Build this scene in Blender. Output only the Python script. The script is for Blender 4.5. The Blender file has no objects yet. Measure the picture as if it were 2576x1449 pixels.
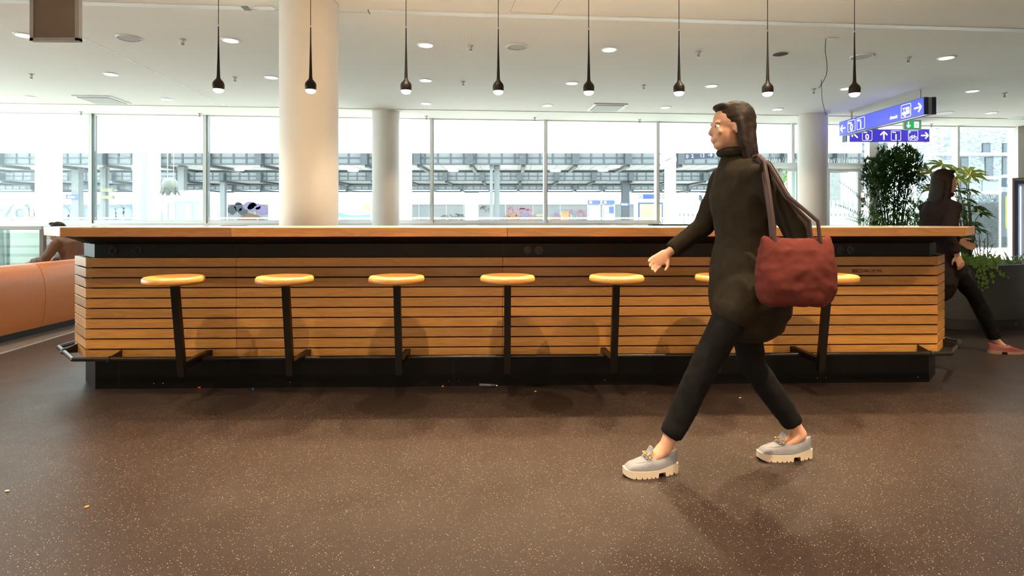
import bpy, bmesh, math, random
from mathutils import Vector, Matrix, Quaternion
PI = math.pi
SC = bpy.context.scene
COL = SC.collection
F, HX, HY, HC = 1431.0, 1288.0, 553.0, 1.166
random.seed(7)

def W(px, py, D):
    return Vector(((px-HX)*D/F, D, HC+(HY-py)*D/F))
TH = 0.0803
def B(a, b, z=0.0):      # building frame: a along the window wall, b away from the camera
    return Vector((a*math.cos(TH)-b*math.sin(TH), 11.6+a*math.sin(TH)+b*math.cos(TH), z))
def pxa(px, b=0.0):      # pixel column -> a on the plane b = const
    t = (px-HX)/F
    # X = t*Y ; Y = 11.6 + a sin + b cos ; X = a cos - b sin
    return (t*(11.6+b*math.cos(TH))+b*math.sin(TH))/(math.cos(TH)-t*math.sin(TH))

# ------------------------------------------------------------------ materials
def mat(name, col=(.8,.8,.8), rough=.5, metal=0.0, emit=None, estr=0.0, spec=.5, coat=0.0, trans=0.0, noise=0.0, nscale=8.0, bump=0.0, bscale=60.0):
    m = bpy.data.materials.new(name); m.use_nodes = True
    nt = m.node_tree; b = nt.nodes['Principled BSDF']
    b.inputs['Base Color'].default_value = (*col, 1)
    b.inputs['Roughness'].default_value = rough
    b.inputs['Metallic'].default_value = metal
    b.inputs['Specular IOR Level'].default_value = spec
    b.inputs['Coat Weight'].default_value = coat
    if emit:
        b.inputs['Emission Color'].default_value = (*emit, 1); b.inputs['Emission Strength'].default_value = estr
    if noise > 0:
        tc = nt.nodes.new('ShaderNodeTexCoord'); n = nt.nodes.new('ShaderNodeTexNoise'); n.inputs['Scale'].default_value = nscale
        n.inputs['Detail'].default_value = 4
        nt.links.new(tc.outputs['Object'], n.inputs['Vector'])
        mx = nt.nodes.new('ShaderNodeMix'); mx.data_type = 'RGBA'
        mx.inputs[6].default_value = (*[c*(1-noise) for c in col], 1); mx.inputs[7].default_value = (*[min(1, c*(1+noise)) for c in col], 1)
        nt.links.new(n.outputs['Fac'], mx.inputs[0]); nt.links.new(mx.outputs[2], b.inputs['Base Color'])
    if bump > 0:
        tc = nt.nodes.new('ShaderNodeTexCoord'); n = nt.nodes.new('ShaderNodeTexNoise'); n.inputs['Scale'].default_value = bscale
        nt.links.new(tc.outputs['Object'], n.inputs['Vector'])
        bp = nt.nodes.new('ShaderNodeBump'); bp.inputs['Strength'].default_value = bump; bp.inputs['Distance'].default_value = .01
        nt.links.new(n.outputs['Fac'], bp.inputs['Height']); nt.links.new(bp.outputs['Normal'], b.inputs['Normal'])
    return m

def oak(name, c0, c1, rough=.42, horiz=True):
    m = bpy.data.materials.new(name); m.use_nodes = True
    nt = m.node_tree; b = nt.nodes['Principled BSDF']; N = nt.nodes.new; L = nt.links.new
    tc = N('ShaderNodeTexCoord'); at = N('ShaderNodeAttribute'); at.attribute_name = 'tone'
    add = N('ShaderNodeVectorMath'); add.operation = 'MULTIPLY_ADD'
    L(at.outputs['Color'], add.inputs[0]); add.inputs[1].default_value = (37, 11, 53); L(tc.outputs['Object'], add.inputs[2])
    mp = N('ShaderNodeMapping'); mp.inputs['Scale'].default_value = (1.1, 16, 16)
    L(add.outputs[0], mp.inputs['Vector'])
    n1 = N('ShaderNodeTexNoise'); n1.inputs['Scale'].default_value = 1.6; n1.inputs['Detail'].default_value = 3; n1.inputs['Distortion'].default_value = .6
    L(mp.outputs[0], n1.inputs['Vector'])
    rings = N('ShaderNodeMath'); rings.operation = 'MULTIPLY'; rings.inputs[1].default_value = 14; L(n1.outputs['Fac'], rings.inputs[0])
    fr = N('ShaderNodeMath'); fr.operation = 'PINGPONG'; fr.inputs[1].default_value = 1; L(rings.outputs[0], fr.inputs[0])
    mp2 = N('ShaderNodeMapping'); mp2.inputs['Scale'].default_value = (9, 260, 260); L(add.outputs[0], mp2.inputs['Vector'])
    n2 = N('ShaderNodeTexNoise'); n2.inputs['Scale'].default_value = 1; n2.inputs['Detail'].default_value = 2; L(mp2.outputs[0], n2.inputs['Vector'])
    f = N('ShaderNodeMath'); f.operation = 'MULTIPLY_ADD'; f.inputs[1].default_value = .35; L(fr.outputs[0], f.inputs[0])
    g = N('ShaderNodeMath'); g.operation = 'MULTIPLY'; g.inputs[1].default_value = .75; L(n2.outputs['Fac'], g.inputs[0]); L(g.outputs[0], f.inputs[2])
    cr = N('ShaderNodeMix'); cr.data_type = 'RGBA'; cr.inputs[6].default_value = (*c0, 1); cr.inputs[7].default_value = (*c1, 1); L(f.outputs[0], cr.inputs[0])
    hv = N('ShaderNodeHueSaturation'); sp = N('ShaderNodeSeparateColor'); L(at.outputs['Color'], sp.inputs[0])
    mr = N('ShaderNodeMapRange'); mr.inputs['To Min'].default_value = .80; mr.inputs['To Max'].default_value = 1.15
    L(sp.outputs[0], mr.inputs['Value']); L(mr.outputs[0], hv.inputs['Value']); L(cr.outputs[2], hv.inputs['Color'])
    L(hv.outputs[0], b.inputs['Base Color']); b.inputs['Roughness'].default_value = rough
    bp = N('ShaderNodeBump'); bp.inputs['Strength'].default_value = .12; bp.inputs['Distance'].default_value = .002
    L(n2.outputs['Fac'], bp.inputs['Height']); L(bp.outputs['Normal'], b.inputs['Normal'])
    return m

def floor_mat():
    m = bpy.data.materials.new('speckled brown floor'); m.use_nodes = True
    nt = m.node_tree; b = nt.nodes['Principled BSDF']; N = nt.nodes.new; L = nt.links.new
    tc = N('ShaderNodeTexCoord')
    n = N('ShaderNodeTexNoise'); n.inputs['Scale'].default_value = 1.3; n.inputs['Detail'].default_value = 5; L(tc.outputs['Object'], n.inputs['Vector'])
    base = N('ShaderNodeMix'); base.data_type = 'RGBA'; base.inputs[6].default_value = (.0125,.0075,.0058,1); base.inputs[7].default_value = (.021,.0125,.0095,1)
    L(n.outputs['Fac'], base.inputs[0])
    nf = N('ShaderNodeTexNoise'); nf.inputs['Scale'].default_value = 240; nf.inputs['Detail'].default_value = 2; L(tc.outputs['Object'], nf.inputs['Vector'])
    fm = N('ShaderNodeMix'); fm.data_type = 'RGBA'; fm.blend_type = 'OVERLAY'; fm.inputs[0].default_value = .7
    L(base.outputs[2], fm.inputs[6]); L(nf.outputs['Fac'], fm.inputs[7])
    last = fm.outputs[2]
    for sc, thr, rad, col in ((230, .93, .34, (.33,.24,.17)), (130, .97, .24, (.42,.33,.23)), (320, .82, .42, (.058,.040,.030))):
        v = N('ShaderNodeTexVoronoi'); v.inputs['Scale'].default_value = sc; L(tc.outputs['Object'], v.inputs['Vector'])
        s = N('ShaderNodeSeparateColor'); L(v.outputs['Color'], s.inputs[0])
        g1 = N('ShaderNodeMath'); g1.operation = 'GREATER_THAN'; g1.inputs[1].default_value = thr; L(s.outputs[0], g1.inputs[0])
        g2 = N('ShaderNodeMath'); g2.operation = 'LESS_THAN'; g2.inputs[1].default_value = rad; L(v.outputs['Distance'], g2.inputs[0])
        g = N('ShaderNodeMath'); g.operation = 'MULTIPLY'; L(g1.outputs[0], g.inputs[0]); L(g2.outputs[0], g.inputs[1])
        mx = N('ShaderNodeMix'); mx.data_type = 'RGBA'; L(g.outputs[0], mx.inputs[0]); L(last, mx.inputs[6]); mx.inputs[7].default_value = (*col, 1)
        last = mx.outputs[2]
    L(last, b.inputs['Base Color']); b.inputs['Specular IOR Level'].default_value = .38
    r = N('ShaderNodeMapRange'); r.inputs['To Min'].default_value = .34; r.inputs['To Max'].default_value = .50
    n3 = N('ShaderNodeTexNoise'); n3.inputs['Scale'].default_value = 3.5; n3.inputs['Detail'].default_value = 6; L(tc.outputs['Object'], n3.inputs['Vector'])
    L(n3.outputs['Fac'], r.inputs['Value']); L(r.outputs[0], b.inputs['Roughness'])
    return m

def ceiling_mat(perf=True):
    m = bpy.data.materials.new('perforated white ceiling board' if perf else 'smooth white ceiling'); m.use_nodes = True
    nt = m.node_tree; b = nt.nodes['Principled BSDF']; N = nt.nodes.new; L = nt.links.new
    b.inputs['Roughness'].default_value = .85
    if not perf:
        b.inputs['Base Color'].default_value = (.92,.87,.80,1); return m
    tc = N('ShaderNodeTexCoord'); sep = N('ShaderNodeSeparateXYZ'); L(tc.outputs['Object'], sep.inputs[0])
    sq = []
    for k in (0, 1):
        d = N('ShaderNodeMath'); d.operation = 'DIVIDE'; d.inputs[1].default_value = .024; L(sep.outputs[k], d.inputs[0])
        f = N('ShaderNodeMath'); f.operation = 'FRACT'; L(d.outputs[0], f.inputs[0])
        s = N('ShaderNodeMath'); s.operation = 'SUBTRACT'; s.inputs[1].default_value = .5; L(f.outputs[0], s.inputs[0])
        p = N('ShaderNodeMath'); p.operation = 'MULTIPLY'; L(s.outputs[0], p.inputs[0]); L(s.outputs[0], p.inputs[1]); sq.append(p)
    a = N('ShaderNodeMath'); a.operation = 'ADD'; L(sq[0].outputs[0], a.inputs[0]); L(sq[1].outputs[0], a.inputs[1])
    lt = N('ShaderNodeMath'); lt.operation = 'LESS_THAN'; lt.inputs[1].default_value = .072; L(a.outputs[0], lt.inputs[0])
    mx = N('ShaderNodeMix'); mx.data_type = 'RGBA'; mx.inputs[6].default_value = (.96,.91,.84,1); mx.inputs[7].default_value = (.82,.78,.71,1)
    L(lt.outputs[0], mx.inputs[0]); L(mx.outputs[2], b.inputs['Base Color'])
    return m

def glass_mat(name='window glass', refl=.55, tint=(.93,.98,.97)):
    m = bpy.data.materials.new(name); m.use_nodes = True
    nt = m.node_tree; nt.nodes.clear(); N = nt.nodes.new; L = nt.links.new
    o = N('ShaderNodeOutputMaterial'); t = N('ShaderNodeBsdfTransparent'); g = N('ShaderNodeBsdfGlossy'); g.inputs['Roughness'].default_value = .01
    t.inputs[0].default_value = (*tint, 1)
    fz = N('ShaderNodeFresnel'); fz.inputs['IOR'].default_value = 1.5
    s = N('ShaderNodeMath'); s.operation = 'MULTIPLY'; s.inputs[1].default_value = refl; L(fz.outputs[0], s.inputs[0])
    mx = N('ShaderNodeMixShader'); L(s.outputs[0], mx.inputs[0]); L(t.outputs[0], mx.inputs[1]); L(g.outputs[0], mx.inputs[2]); L(mx.outputs[0], o.inputs[0])
    return m

def leaf_mat(name, c, c2, tr=.35):
    m = bpy.data.materials.new(name); m.use_nodes = True
    nt = m.node_tree; b = nt.nodes['Principled BSDF']; N = nt.nodes.new; L = nt.links.new
    tc = N('ShaderNodeTexCoord'); n = N('ShaderNodeTexNoise'); n.inputs['Scale'].default_value = 9; L(tc.outputs['Object'], n.inputs['Vector'])
    mx = N('ShaderNodeMix'); mx.data_type = 'RGBA'; mx.inputs[6].default_value = (*c, 1); mx.inputs[7].default_value = (*c2, 1); L(n.outputs['Fac'], mx.inputs[0])
    L(mx.outputs[2], b.inputs['Base Color']); b.inputs['Roughness'].default_value = .38
    t = N('ShaderNodeBsdfTranslucent'); L(mx.outputs[2], t.inputs[0])
    ms = N('ShaderNodeMixShader'); ms.inputs[0].default_value = tr
    o = nt.nodes['Material Output']; L(b.outputs[0], ms.inputs[1]); L(t.outputs[0], ms.inputs[2]); L(ms.outputs[0], o.inputs[0])
    return m

def brick_mat(name, c1, c2, mortar, scale=8.0):
    m = bpy.data.materials.new(name); m.use_nodes = True
    nt = m.node_tree; b = nt.nodes['Principled BSDF']; N = nt.nodes.new; L = nt.links.new
    tc = N('ShaderNodeTexCoord'); mp = N('ShaderNodeMapping'); mp.inputs['Rotation'].default_value = (PI/2, 0, 0); L(tc.outputs['Object'], mp.inputs[0])
    t = N('ShaderNodeTexBrick'); t.inputs['Color1'].default_value = (*c1,1); t.inputs['Color2'].default_value = (*c2,1); t.inputs['Mortar'].default_value = (*mortar,1)
    t.inputs['Scale'].default_value = scale*.5; L(mp.outputs[0], t.inputs['Vector']); L(t.outputs['Color'], b.inputs['Base Color']); b.inputs['Roughness'].default_value = .9
    return m

M = {}
M['oak'] = oak('oak cladding', (.58,.285,.062), (.34,.14,.026))
M['oak_edge'] = oak('oak edge', (.44,.22,.07), (.24,.10,.03), .35)
M['oak_seat'] = oak('pale oak seat', (.62,.31,.085), (.40,.17,.038), .36)
M['dark'] = mat('black coated metal', (.012,.0105,.010), .38, .0, spec=.5)
M['dark2'] = mat('black bar panel', (.005,.0045,.004), .5, spec=.12, noise=.15)
M['plinth'] = mat('black plinth sheet', (.004,.0035,.003), .35, spec=.12, noise=.15)
M['tube'] = mat('black steel tube', (.030,.027,.024), .24, .6)
M['steelpost'] = mat('bronze black steel', (.006,.0045,.003), .35, .0, spec=.25)
M['topgrey'] = mat('grey laminate top', (.30,.30,.30), .14, spec=.6)
M['floor'] = floor_mat()
M['floor2'] = mat('brown carpet strip', (.07,.05,.042), .8, noise=.2, nscale=40)
M['perf'] = ceiling_mat(True)
M['ceil'] = ceiling_mat(False)
M['wall'] = mat('white plaster wall', (.82,.80,.76), .8, noise=.03, nscale=3)
M['column'] = mat('white painted column', (.74,.70,.65), .55, bump=.05, bscale=200)
M['frame'] = mat('white window frame', (.88,.90,.88), .4)
M['frame_dark'] = mat('dark gasket', (.06,.075,.075), .5)
M['glass'] = glass_mat()
M['glass2'] = glass_mat('balustrade glass', .9, (.85,.96,.93))
M['white'] = mat('white enamel', (.82,.82,.80), .45)
M['offwhite'] = mat('off white grille', (.56,.54,.51), .7)
M['chrome'] = mat('dull chrome', (.12,.11,.10), .35, .6)
M['alu'] = mat('brushed aluminium', (.55,.55,.54), .35, .9)
M['lampon'] = mat('lit diffuser', (1,1,1), .5, emit=(1.0,.90,.76), estr=5.0)
M['pendbulb'] = mat('lit pendant lens', (1,1,1), .3, emit=(1.0,.80,.55), estr=2.6)
M['pend'] = mat('dark bronze pendant', (.010,.007,.005), .5, .2, spec=.3)
M['cord'] = mat('black cord', (.012,.012,.012), .6)
M['leather'] = mat('tan leather', (.50,.165,.044), .45, noise=.12, nscale=30, bump=.08, bscale=120)
M['blue_lit'] = mat('lit blue sign face', (.03,.035,.5), .3, emit=(.085,.11,.90), estr=.55)
M['blue_dim'] = mat('blue sign face', (.03,.02,.4), .3, emit=(.045,.030,.42), estr=.5)
M['blue_end'] = mat('navy sign end', (.012,.018,.09), .4)
M['sign_white'] = mat('lit white lettering', (.9,.9,.9), .4, emit=(1,1,1), estr=.75)
M['green_lit'] = mat('lit green sign', (.01,.35,.08), .4, emit=(.01,.34,.09), estr=.5)
M['brown'] = mat('brown board', (.17,.115,.075), .7, noise=.12, nscale=6)
M['rawsteel'] = mat('galvanised edge', (.38,.35,.32), .45, .6, noise=.15, nscale=25)
M['planter'] = mat('anthracite planter', (.035,.036,.038), .48, noise=.06)
M['soil'] = mat('dark soil', (.035,.025,.018), .95, noise=.4, nscale=40)
M['bush'] = leaf_mat('dark narrow leaves', (.025,.075,.018), (.06,.15,.03), .3)
M['frond'] = leaf_mat('cycad frond green', (.09,.22,.02), (.15,.32,.04), .4)
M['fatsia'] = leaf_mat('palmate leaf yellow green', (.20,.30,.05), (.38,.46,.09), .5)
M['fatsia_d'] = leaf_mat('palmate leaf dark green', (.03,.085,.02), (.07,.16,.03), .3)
M['grass'] = leaf_mat('strap leaf green', (.08,.17,.04), (.22,.34,.12), .4)
M['ivy'] = leaf_mat('ivy green', (.10,.24,.03), (.25,.42,.09), .4)
M['stem'] = mat('woody stem', (.09,.06,.035), .8)
M['greenstem'] = mat('green stem', (.13,.17,.06), .6)
M['skin'] = mat('skin', (.46,.24,.15), .55)
M['eye'] = mat('dark eye', (.03,.02,.015), .2)
M['olive'] = mat('dark olive coat cloth', (.020,.015,.009), .9, spec=.12, noise=.25, nscale=14, bump=.3, bscale=25)
M['blackcloth'] = mat('black cloth', (.005,.0045,.0045), .9, spec=.12, noise=.2, nscale=20, bump=.2, bscale=30)
M['browncloth'] = mat('dusky brown cloth', (.16,.10,.075), .9, noise=.25, nscale=12, bump=.3, bscale=22)
M['darkcoat'] = mat('dark plum brown coat cloth', (.018,.012,.012), .9, spec=.12, noise=.3, nscale=9, bump=.3, bscale=22)
M['redbag'] = mat('dark red cloth', (.085,.017,.013), .85, spec=.15, noise=.25, nscale=9, bump=.2, bscale=18)
M['hair'] = mat('dark brown hair', (.016,.009,.006), .6, spec=.2, noise=.4, nscale=60, bump=.12, bscale=60)
M['suede'] = mat('blue grey suede', (.150,.153,.168), .85, noise=.12, nscale=60, bump=.15, bscale=300)
M['sole'] = mat('cream rubber sole', (.44,.36,.27), .6)
M['gold'] = mat('gold chain', (.85,.60,.28), .22, 1.0)
M['redshoe'] = mat('oxblood leather', (.16,.035,.028), .35)
M['shoesole'] = mat('brown rubber sole', (.20,.13,.08), .6)

# ------------------------------------------------------------------ mesh builder
class MB:
    def __init__(s): s.v = []; s.f = []; s.t = []
    def add(s, vs, fs, tone=None):
        o = len(s.v); s.v += [tuple(v) for v in vs]
        tn = random.random() if tone is None else tone
        for f in fs: s.f.append([i+o for i in f]); s.t.append(tn)
        return s
    def box(s, x0, x1, y0, y1, z0, z1, tone=None, M4=None):
        vs = [Vector((x, y, z)) for z in (z0, z1) for y in (y0, y1) for x in (x0, x1)]
        if M4 is not None: vs = [M4 @ v for v in vs]
        return s.add(vs, [(0,2,3,1),(4,5,7,6),(0,1,5,4),(2,6,7,3),(0,4,6,2),(1,3,7,5)], tone)
    def prism(s, pts, z0, z1, tone=None):
        n = len(pts); vs = [(p[0], p[1], z0) for p in pts]+[(p[0], p[1], z1) for p in pts]
        fs = [tuple(range(n))[::-1], tuple(range(n, 2*n))]+[(i, (i+1) % n, n+(i+1) % n, n+i) for i in range(n)]
        return s.add(vs, fs, tone)
    def prism_y(s, pts, y0, y1, tone=None):     # outline in x,z extruded along y
        n = len(pts); vs = [(p[0], y0, p[1]) for p in pts]+[(p[0], y1, p[1]) for p in pts]
        fs = [tuple(range(n)), tuple(range(n, 2*n))[::-1]]+[(i, n+i, n+(i+1) % n, (i+1) % n) for i in range(n)]
        return s.add(vs, fs, tone)
    def beam(s, p, q, w, h, up=Vector((0,0,1)), tone=None):
        p = Vector(p); q = Vector(q); t = (q-p).normalized(); a = t.cross(up)
        if a.length < 1e-4: a = t.cross(Vector((1,0,0)))
        a.normalize(); c = a.cross(t).normalized()
        vs = [e+a*sx*w/2+c*sz*h/2 for e in (p, q) for sz in (-1, 1) for sx in (-1, 1)]
        return s.add(vs, [(0,1,3,2),(4,6,7,5),(0,4,5,1),(2,3,7,6),(0,2,6,4),(1,5,7,3)], tone)
    def tube(s, pts, r, n=10, caps=True, closed=False, side=None, tone=None):
        pts = [Vector(p) for p in pts]; m = len(pts)
        rs = r if isinstance(r, (list, tuple)) else [r]*m
        tang = []
        for i in range(m):
            a = pts[(i-1) % m] if (i > 0 or closed) else pts[i]; b = pts[(i+1) % m] if (i < m-1 or closed) else pts[i]
            tang.append((b-a).normalized())
        nrm = side or (Vector((0,0,1)) if abs(tang[0].z) < .9 else Vector((1,0,0)))
        nrm = (nrm-tang[0]*nrm.dot(tang[0])).normalized()
        vs = []
        for i in range(m):
            if side is not None: nrm = Vector(side)
            nrm = nrm-tang[i]*nrm.dot(tang[i])
            nrm.normalize(); bn = tang[i].cross(nrm)
            rr = rs[i]; rx, ry = rr if isinstance(rr, (tuple, list)) else (rr, rr)
            for k in range(n):
                a = 2*PI*k/n; vs.append(pts[i]+nrm*math.cos(a)*rx+bn*math.sin(a)*ry)
        fs = []
        for i in range(m if closed else m-1):
            for k in range(n):
                j = (i+1) % m
                fs.append((i*n+k, i*n+(k+1) % n, j*n+(k+1) % n, j*n+k))
        if caps and not closed: fs += [tuple(range(n))[::-1], tuple((m-1)*n+k for k in range(n))]
        return s.add(vs, fs, tone)
    def lathe(s, prof, n=32, c=(0,0,0), tone=None, cap=True, M4=None):
        vs = []
        for (r, z) in prof:
            for k in range(n):
                a = 2*PI*k/n; v = Vector((r*math.cos(a), r*math.sin(a), z))
                if M4 is not None: v = M4 @ v
                vs.append(v+Vector(c))
        fs = []
        for i in range(len(prof)-1):
            for k in range(n): fs.append((i*n+k, i*n+(k+1) % n, (i+1)*n+(k+1) % n, (i+1)*n+k))
        if cap and prof[0][0] > 1e-6: fs.append(tuple(range(n))[::-1])
        if cap and prof[-1][0] > 1e-6: fs.append(tuple((len(prof)-1)*n+k for k in range(n)))
        return s.add(vs, fs, tone)
    def ball(s, c, r, n=14, tone=None, M4=None):
        rx, ry, rz = r if isinstance(r, (tuple, list)) else (r, r, r)
        vs = []; c = Vector(c); m = max(6, n//2)
        for i in range(1, m):
            th = PI*i/m
            for k in range(n):
                a = 2*PI*k/n; v = Vector((rx*math.sin(th)*math.cos(a), ry*math.sin(th)*math.sin(a), -rz*math.cos(th)))
                if M4 is not None: v = M4 @ v
                vs.append(c+v)
        d = Vector((0,0,rz)); d = M4 @ d if M4 is not None else d
        vs += [c-d, c+d]; fs = []
        for i in range(m-2):
            for k in range(n): fs.append((i*n+k, i*n+(k+1) % n, (i+1)*n+(k+1) % n, (i+1)*n+k))
        b = (m-1)*n
        for k in range(n): fs.append((b, (k+1) % n, k)); fs.append((b+1, (m-2)*n+k, (m-2)*n+(k+1) % n))
        return s.add(vs, fs, tone)
    def build(s, name, material, parent=None, smooth=False, bevel=0.0, angle=.6, loc=None):
        me = bpy.data.meshes.new(name); me.from_pydata(s.v, [], s.f)
        bm = bmesh.new(); bm.from_mesh(me)
        bmesh.ops.remove_doubles(bm, verts=bm.verts, dist=1e-6)
        if smooth != 'leaf': bmesh.ops.recalc_face_normals(bm, faces=bm.faces)
        bm.to_mesh(me); bm.free()
        if len(me.polygons) == len(s.t):
            at = me.color_attributes.new('tone', 'FLOAT_COLOR', 'CORNER')
            for p in me.polygons:
                t = s.t[p.index]
                for li in p.loop_indices: at.data[li].color = (t, (t*7.31) % 1, (t*13.7) % 1, 1)
        me.materials.append(material)
        if smooth and smooth != 'leaf':
            for p in me.polygons: p.use_smooth = True
            try: me.set_sharp_from_angle(angle=angle)
            except Exception: pass
        o = bpy.data.objects.new(name, me); COL.objects.link(o)
        if parent is not None: o.parent = parent
        if loc is not None: o.location = loc
        if bevel > 0:
            b = o.modifiers.new('bevel', 'BEVEL'); b.width = bevel; b.segments = 2; b.limit_method = 'ANGLE'; b.angle_limit = .6
        return o

def tag(o, label=None, cat=None, group=None, kind=None):
    if label: o['label'] = label
    if cat: o['category'] = cat
    if group: o['group'] = group
    if kind: o['kind'] = kind
    return o
def thing(name, label, cat, loc=(0,0,0), rz=0.0, group=None):
    o = bpy.data.objects.new(name, None); COL.objects.link(o); o.location = loc; o.rotation_euler = (0,0,rz); o.empty_display_size = .1
    return tag(o, label, cat, group)
def struct(o): o['kind'] = 'structure'; return o
def copy_tree(o, parent=None):
    c = o.copy(); COL.objects.link(c); c.parent = parent
    for ch in list(o.children): copy_tree(ch, c)
    return c
ORD = ['first','second','third','fourth','fifth','sixth','seventh','eighth','ninth','tenth','eleventh','twelfth']

def text_geo(s, size, align='LEFT', bold=0.0):
    cu = bpy.data.curves.new('lettering', 'FONT'); cu.body = s; cu.size = size; cu.align_x = align; cu.extrude = .0008; cu.offset = bold
    ob = bpy.data.objects.new('lettering', cu); COL.objects.link(ob)
    bpy.context.view_layer.update()
    me = bpy.data.meshes.new_from_object(ob.evaluated_get(bpy.context.evaluated_depsgraph_get()))
    vs = [v.co.copy() for v in me.vertices]; fs = [tuple(p.vertices) for p in me.polygons]
    bpy.data.objects.remove(ob); bpy.data.curves.remove(cu); bpy.data.meshes.remove(me)
    return vs, fs
def add_text(mb, s, x, z, y, size, align='LEFT', bold=0.0, mirror=False, sx=1.0):
    vs, fs = text_geo(s, size, align, bold)
    mb.add([(x+v.x*sx*(-1 if mirror else 1), y-v.z, z+v.y) for v in vs], fs)
def ring_rect(mb, x0, x1, z0, z1, y, w, r=.02, n=5):   # thin rounded frame
    def rr(x0, x1, z0, z1, r):
        p = []
        for cx, cz, a0 in ((x1-r, z1-r, 0), (x0+r, z1-r, PI/2), (x0+r, z0+r, PI), (x1-r, z0+r, 1.5*PI)):
            for k in range(n+1): a = a0+PI/2*k/n; p.append((cx+r*math.cos(a), cz+r*math.sin(a)))
        return p
    o = rr(x0, x1, z0, z1, r); i = rr(x0+w, x1-w, z0+w, z1-w, max(.002, r-w)); N = len(o)
    vs = [(a, y, b) for a, b in o]+[(a, y, b) for a, b in i]+[(a, y+.001, b) for a, b in o]+[(a, y+.001, b) for a, b in i]
    fs = []
    for k in range(N):
        j = (k+1) % N
        fs += [(k, j, N+j, N+k), (2*N+k, 3*N+k, 3*N+j, 2*N+j), (k, 2*N+k, 2*N+j, j), (N+k, N+j, 3*N+j, 3*N+k)]
    mb.add(vs, fs)
def arrow(mb, cx, cz, L, ang, y, w):
    def seg(p, q):
        mb.beam((p[0], y, p[1]), (q[0], y, q[1]), .0015, w, up=Vector((0,-1,0)).cross(Vector((q[0]-p[0], 0, q[1]-p[1])).normalized()))
    def R(x, z): return (cx+x*math.cos(ang)-z*math.sin(ang), cz+x*math.sin(ang)+z*math.cos(ang))
    seg(R(-L/2, 0), R(L/2-.02, 0)); h = L*.42
    for s in (-1, 1):
        seg(R(L/2, 0), R(L/2-h, s*h*1.0))

# ------------------------------------------------------------------ camera
cam = bpy.data.cameras.new('camera'); cam.lens = F/2576*36; cam.sensor_width = 36; cam.shift_y = -(724.5-HY)/2576; cam.clip_end = 400
co = bpy.data.objects.new('camera', cam); COL.objects.link(co); co.location = (0,0,HC); co.rotation_euler = (PI/2, 0, 0); SC.camera = co

# ------------------------------------------------------------------ room
CZ = 3.2
mb = MB()
c = [B(-11.7,.1), B(13.4,.1), B(13.4,-17.6), B(-11.7,-17.6)]
mb.prism([(p.x, p.y) for p in c], -.25, 0)
struct(mb.build('floor', M['floor']))
# ceiling: built in the building frame, object rotated so perforations follow it
CE = (0, 11.6, 0)
def cbox(mb, a0, a1, b0, b1, z0=CZ, z1=CZ+.12): mb.box(a0, a1, b0, b1, z0, z1)
def cobj(mb, name, m): 
    o = mb.build(name, m, loc=(0,11.6,0)); o.rotation_euler = (0,0,TH); return struct(o)
mb = MB(); cbox(mb, -11.7, 13.4, -6.5, -5.42); cbox(mb, -11.7, 13.4, -1.25, 0.2); cbox(mb, -11.7, -5.2, -4.4, -1.25); 
cobj(mb, 'ceiling', M['ceil'])
mb = MB(); cbox(mb, -5.2, 13.4, -5.42, -1.25); cbox(mb, -11.7, -5.2, -5.42, -4.4); cbox(mb, -11.7, 13.4, -17.6, -6.5)
cobj(mb, 'ceiling', M['perf'])
# trims on the ceiling
def trim(n, a0, a1, b0, b1, h, m, dz=0):
    mb = MB(); mb.box(a0, a1, b0, b1, CZ-h-dz, CZ-dz+.01 if dz == 0 else CZ-dz); return cobj(mb, 'trim_%d' % n, m)
sb = -5.915
trim(1, -11.6, pxa(627, sb), sb-.05, sb+.04, .006, M['white'])
trim(2, pxa(930, sb), 13, sb-.05, sb+.04, .006, M['white'])
trim(3, pxa(627, sb)-.06, pxa(627, sb), sb-.05, sb+.05, .008, M['frame_dark'])
trim(4, pxa(930, sb)-.012, pxa(930, sb), sb-.05, sb+.05, .008, M['frame_dark'])
trim(5, -5.21, -5.19, -5.42, -1.0, .0015, M['rawsteel'])
trim(6, -11.6, 13.2, -.98, -.965, .012, M['ceil'])
trim(7, pxa(627, sb), pxa(930, sb), sb+.03, sb+.036, .001, M['rawsteel'])

# walls: side walls, rear wall and the glazed wall
def wallbox(name, a0, a1, b0, b1, z0, z1, m):
    mb = MB(); mb.box(a0, a1, b0, b1, z0, z1); o = mb.build(name, m, loc=(0,11.6,0)); o.rotation_euler = (0,0,TH); return struct(o)
wallbox('wall_rear', -11.7, 13.4, -17.7, -17.5, 0, CZ, M['wall'])
wallbox('wall_right', 13.2, 13.4, -17.5, 0.1, 0, CZ, M['wall'])
wallbox('wall_left', -11.7, -11.6, -17.5, -10.5, 0, CZ, M['wall'])
# big glazed opening of the left side: daylight comes in over the sofa
def window(n, a0, a1, z0, z1, dark_left=True, left_w=.06, bars=()):
    r = thing('window_%d' % n, None, None, (0,11.6,0), TH); r['kind'] = 'structure'
    f = MB(); f.box(a0-left_w/2, a0+left_w/2, -.08, .08, z0, z1); f.box(a0, a1, -.05, .05, z0, z0+.06); f.box(a0, a1, -.05, .05, z1-.02, z1)
    for z in bars: f.box(a0, a1, -.10, .08, z[0], z[1])
    f.build('window_frame', M['frame'], r)
    g = MB(); g.box(a0+left_w/2, a0+left_w/2+.010, -.07, .07, z0, z1); g.build('gasket', M['frame_dark'], r)
    p = MB(); p.box(a0+left_w/2+.014, a1-left_w/2, -.006, .006, z0+.06, z1-.02); p.build('window_pane', M['glass'], r)
    return r
SILL = 1.10
pane_px = [-290, -35, 233, 519, 806, 1086, 1371, 1652]
edges = [pxa(p) for p in pane_px]
for i in range(len(edges)-1): window(i+1, edges[i], edges[i+1], SILL, CZ)
a_door0 = pxa(1882); window(8, edges[-1], a_door0, .0, CZ)
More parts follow.
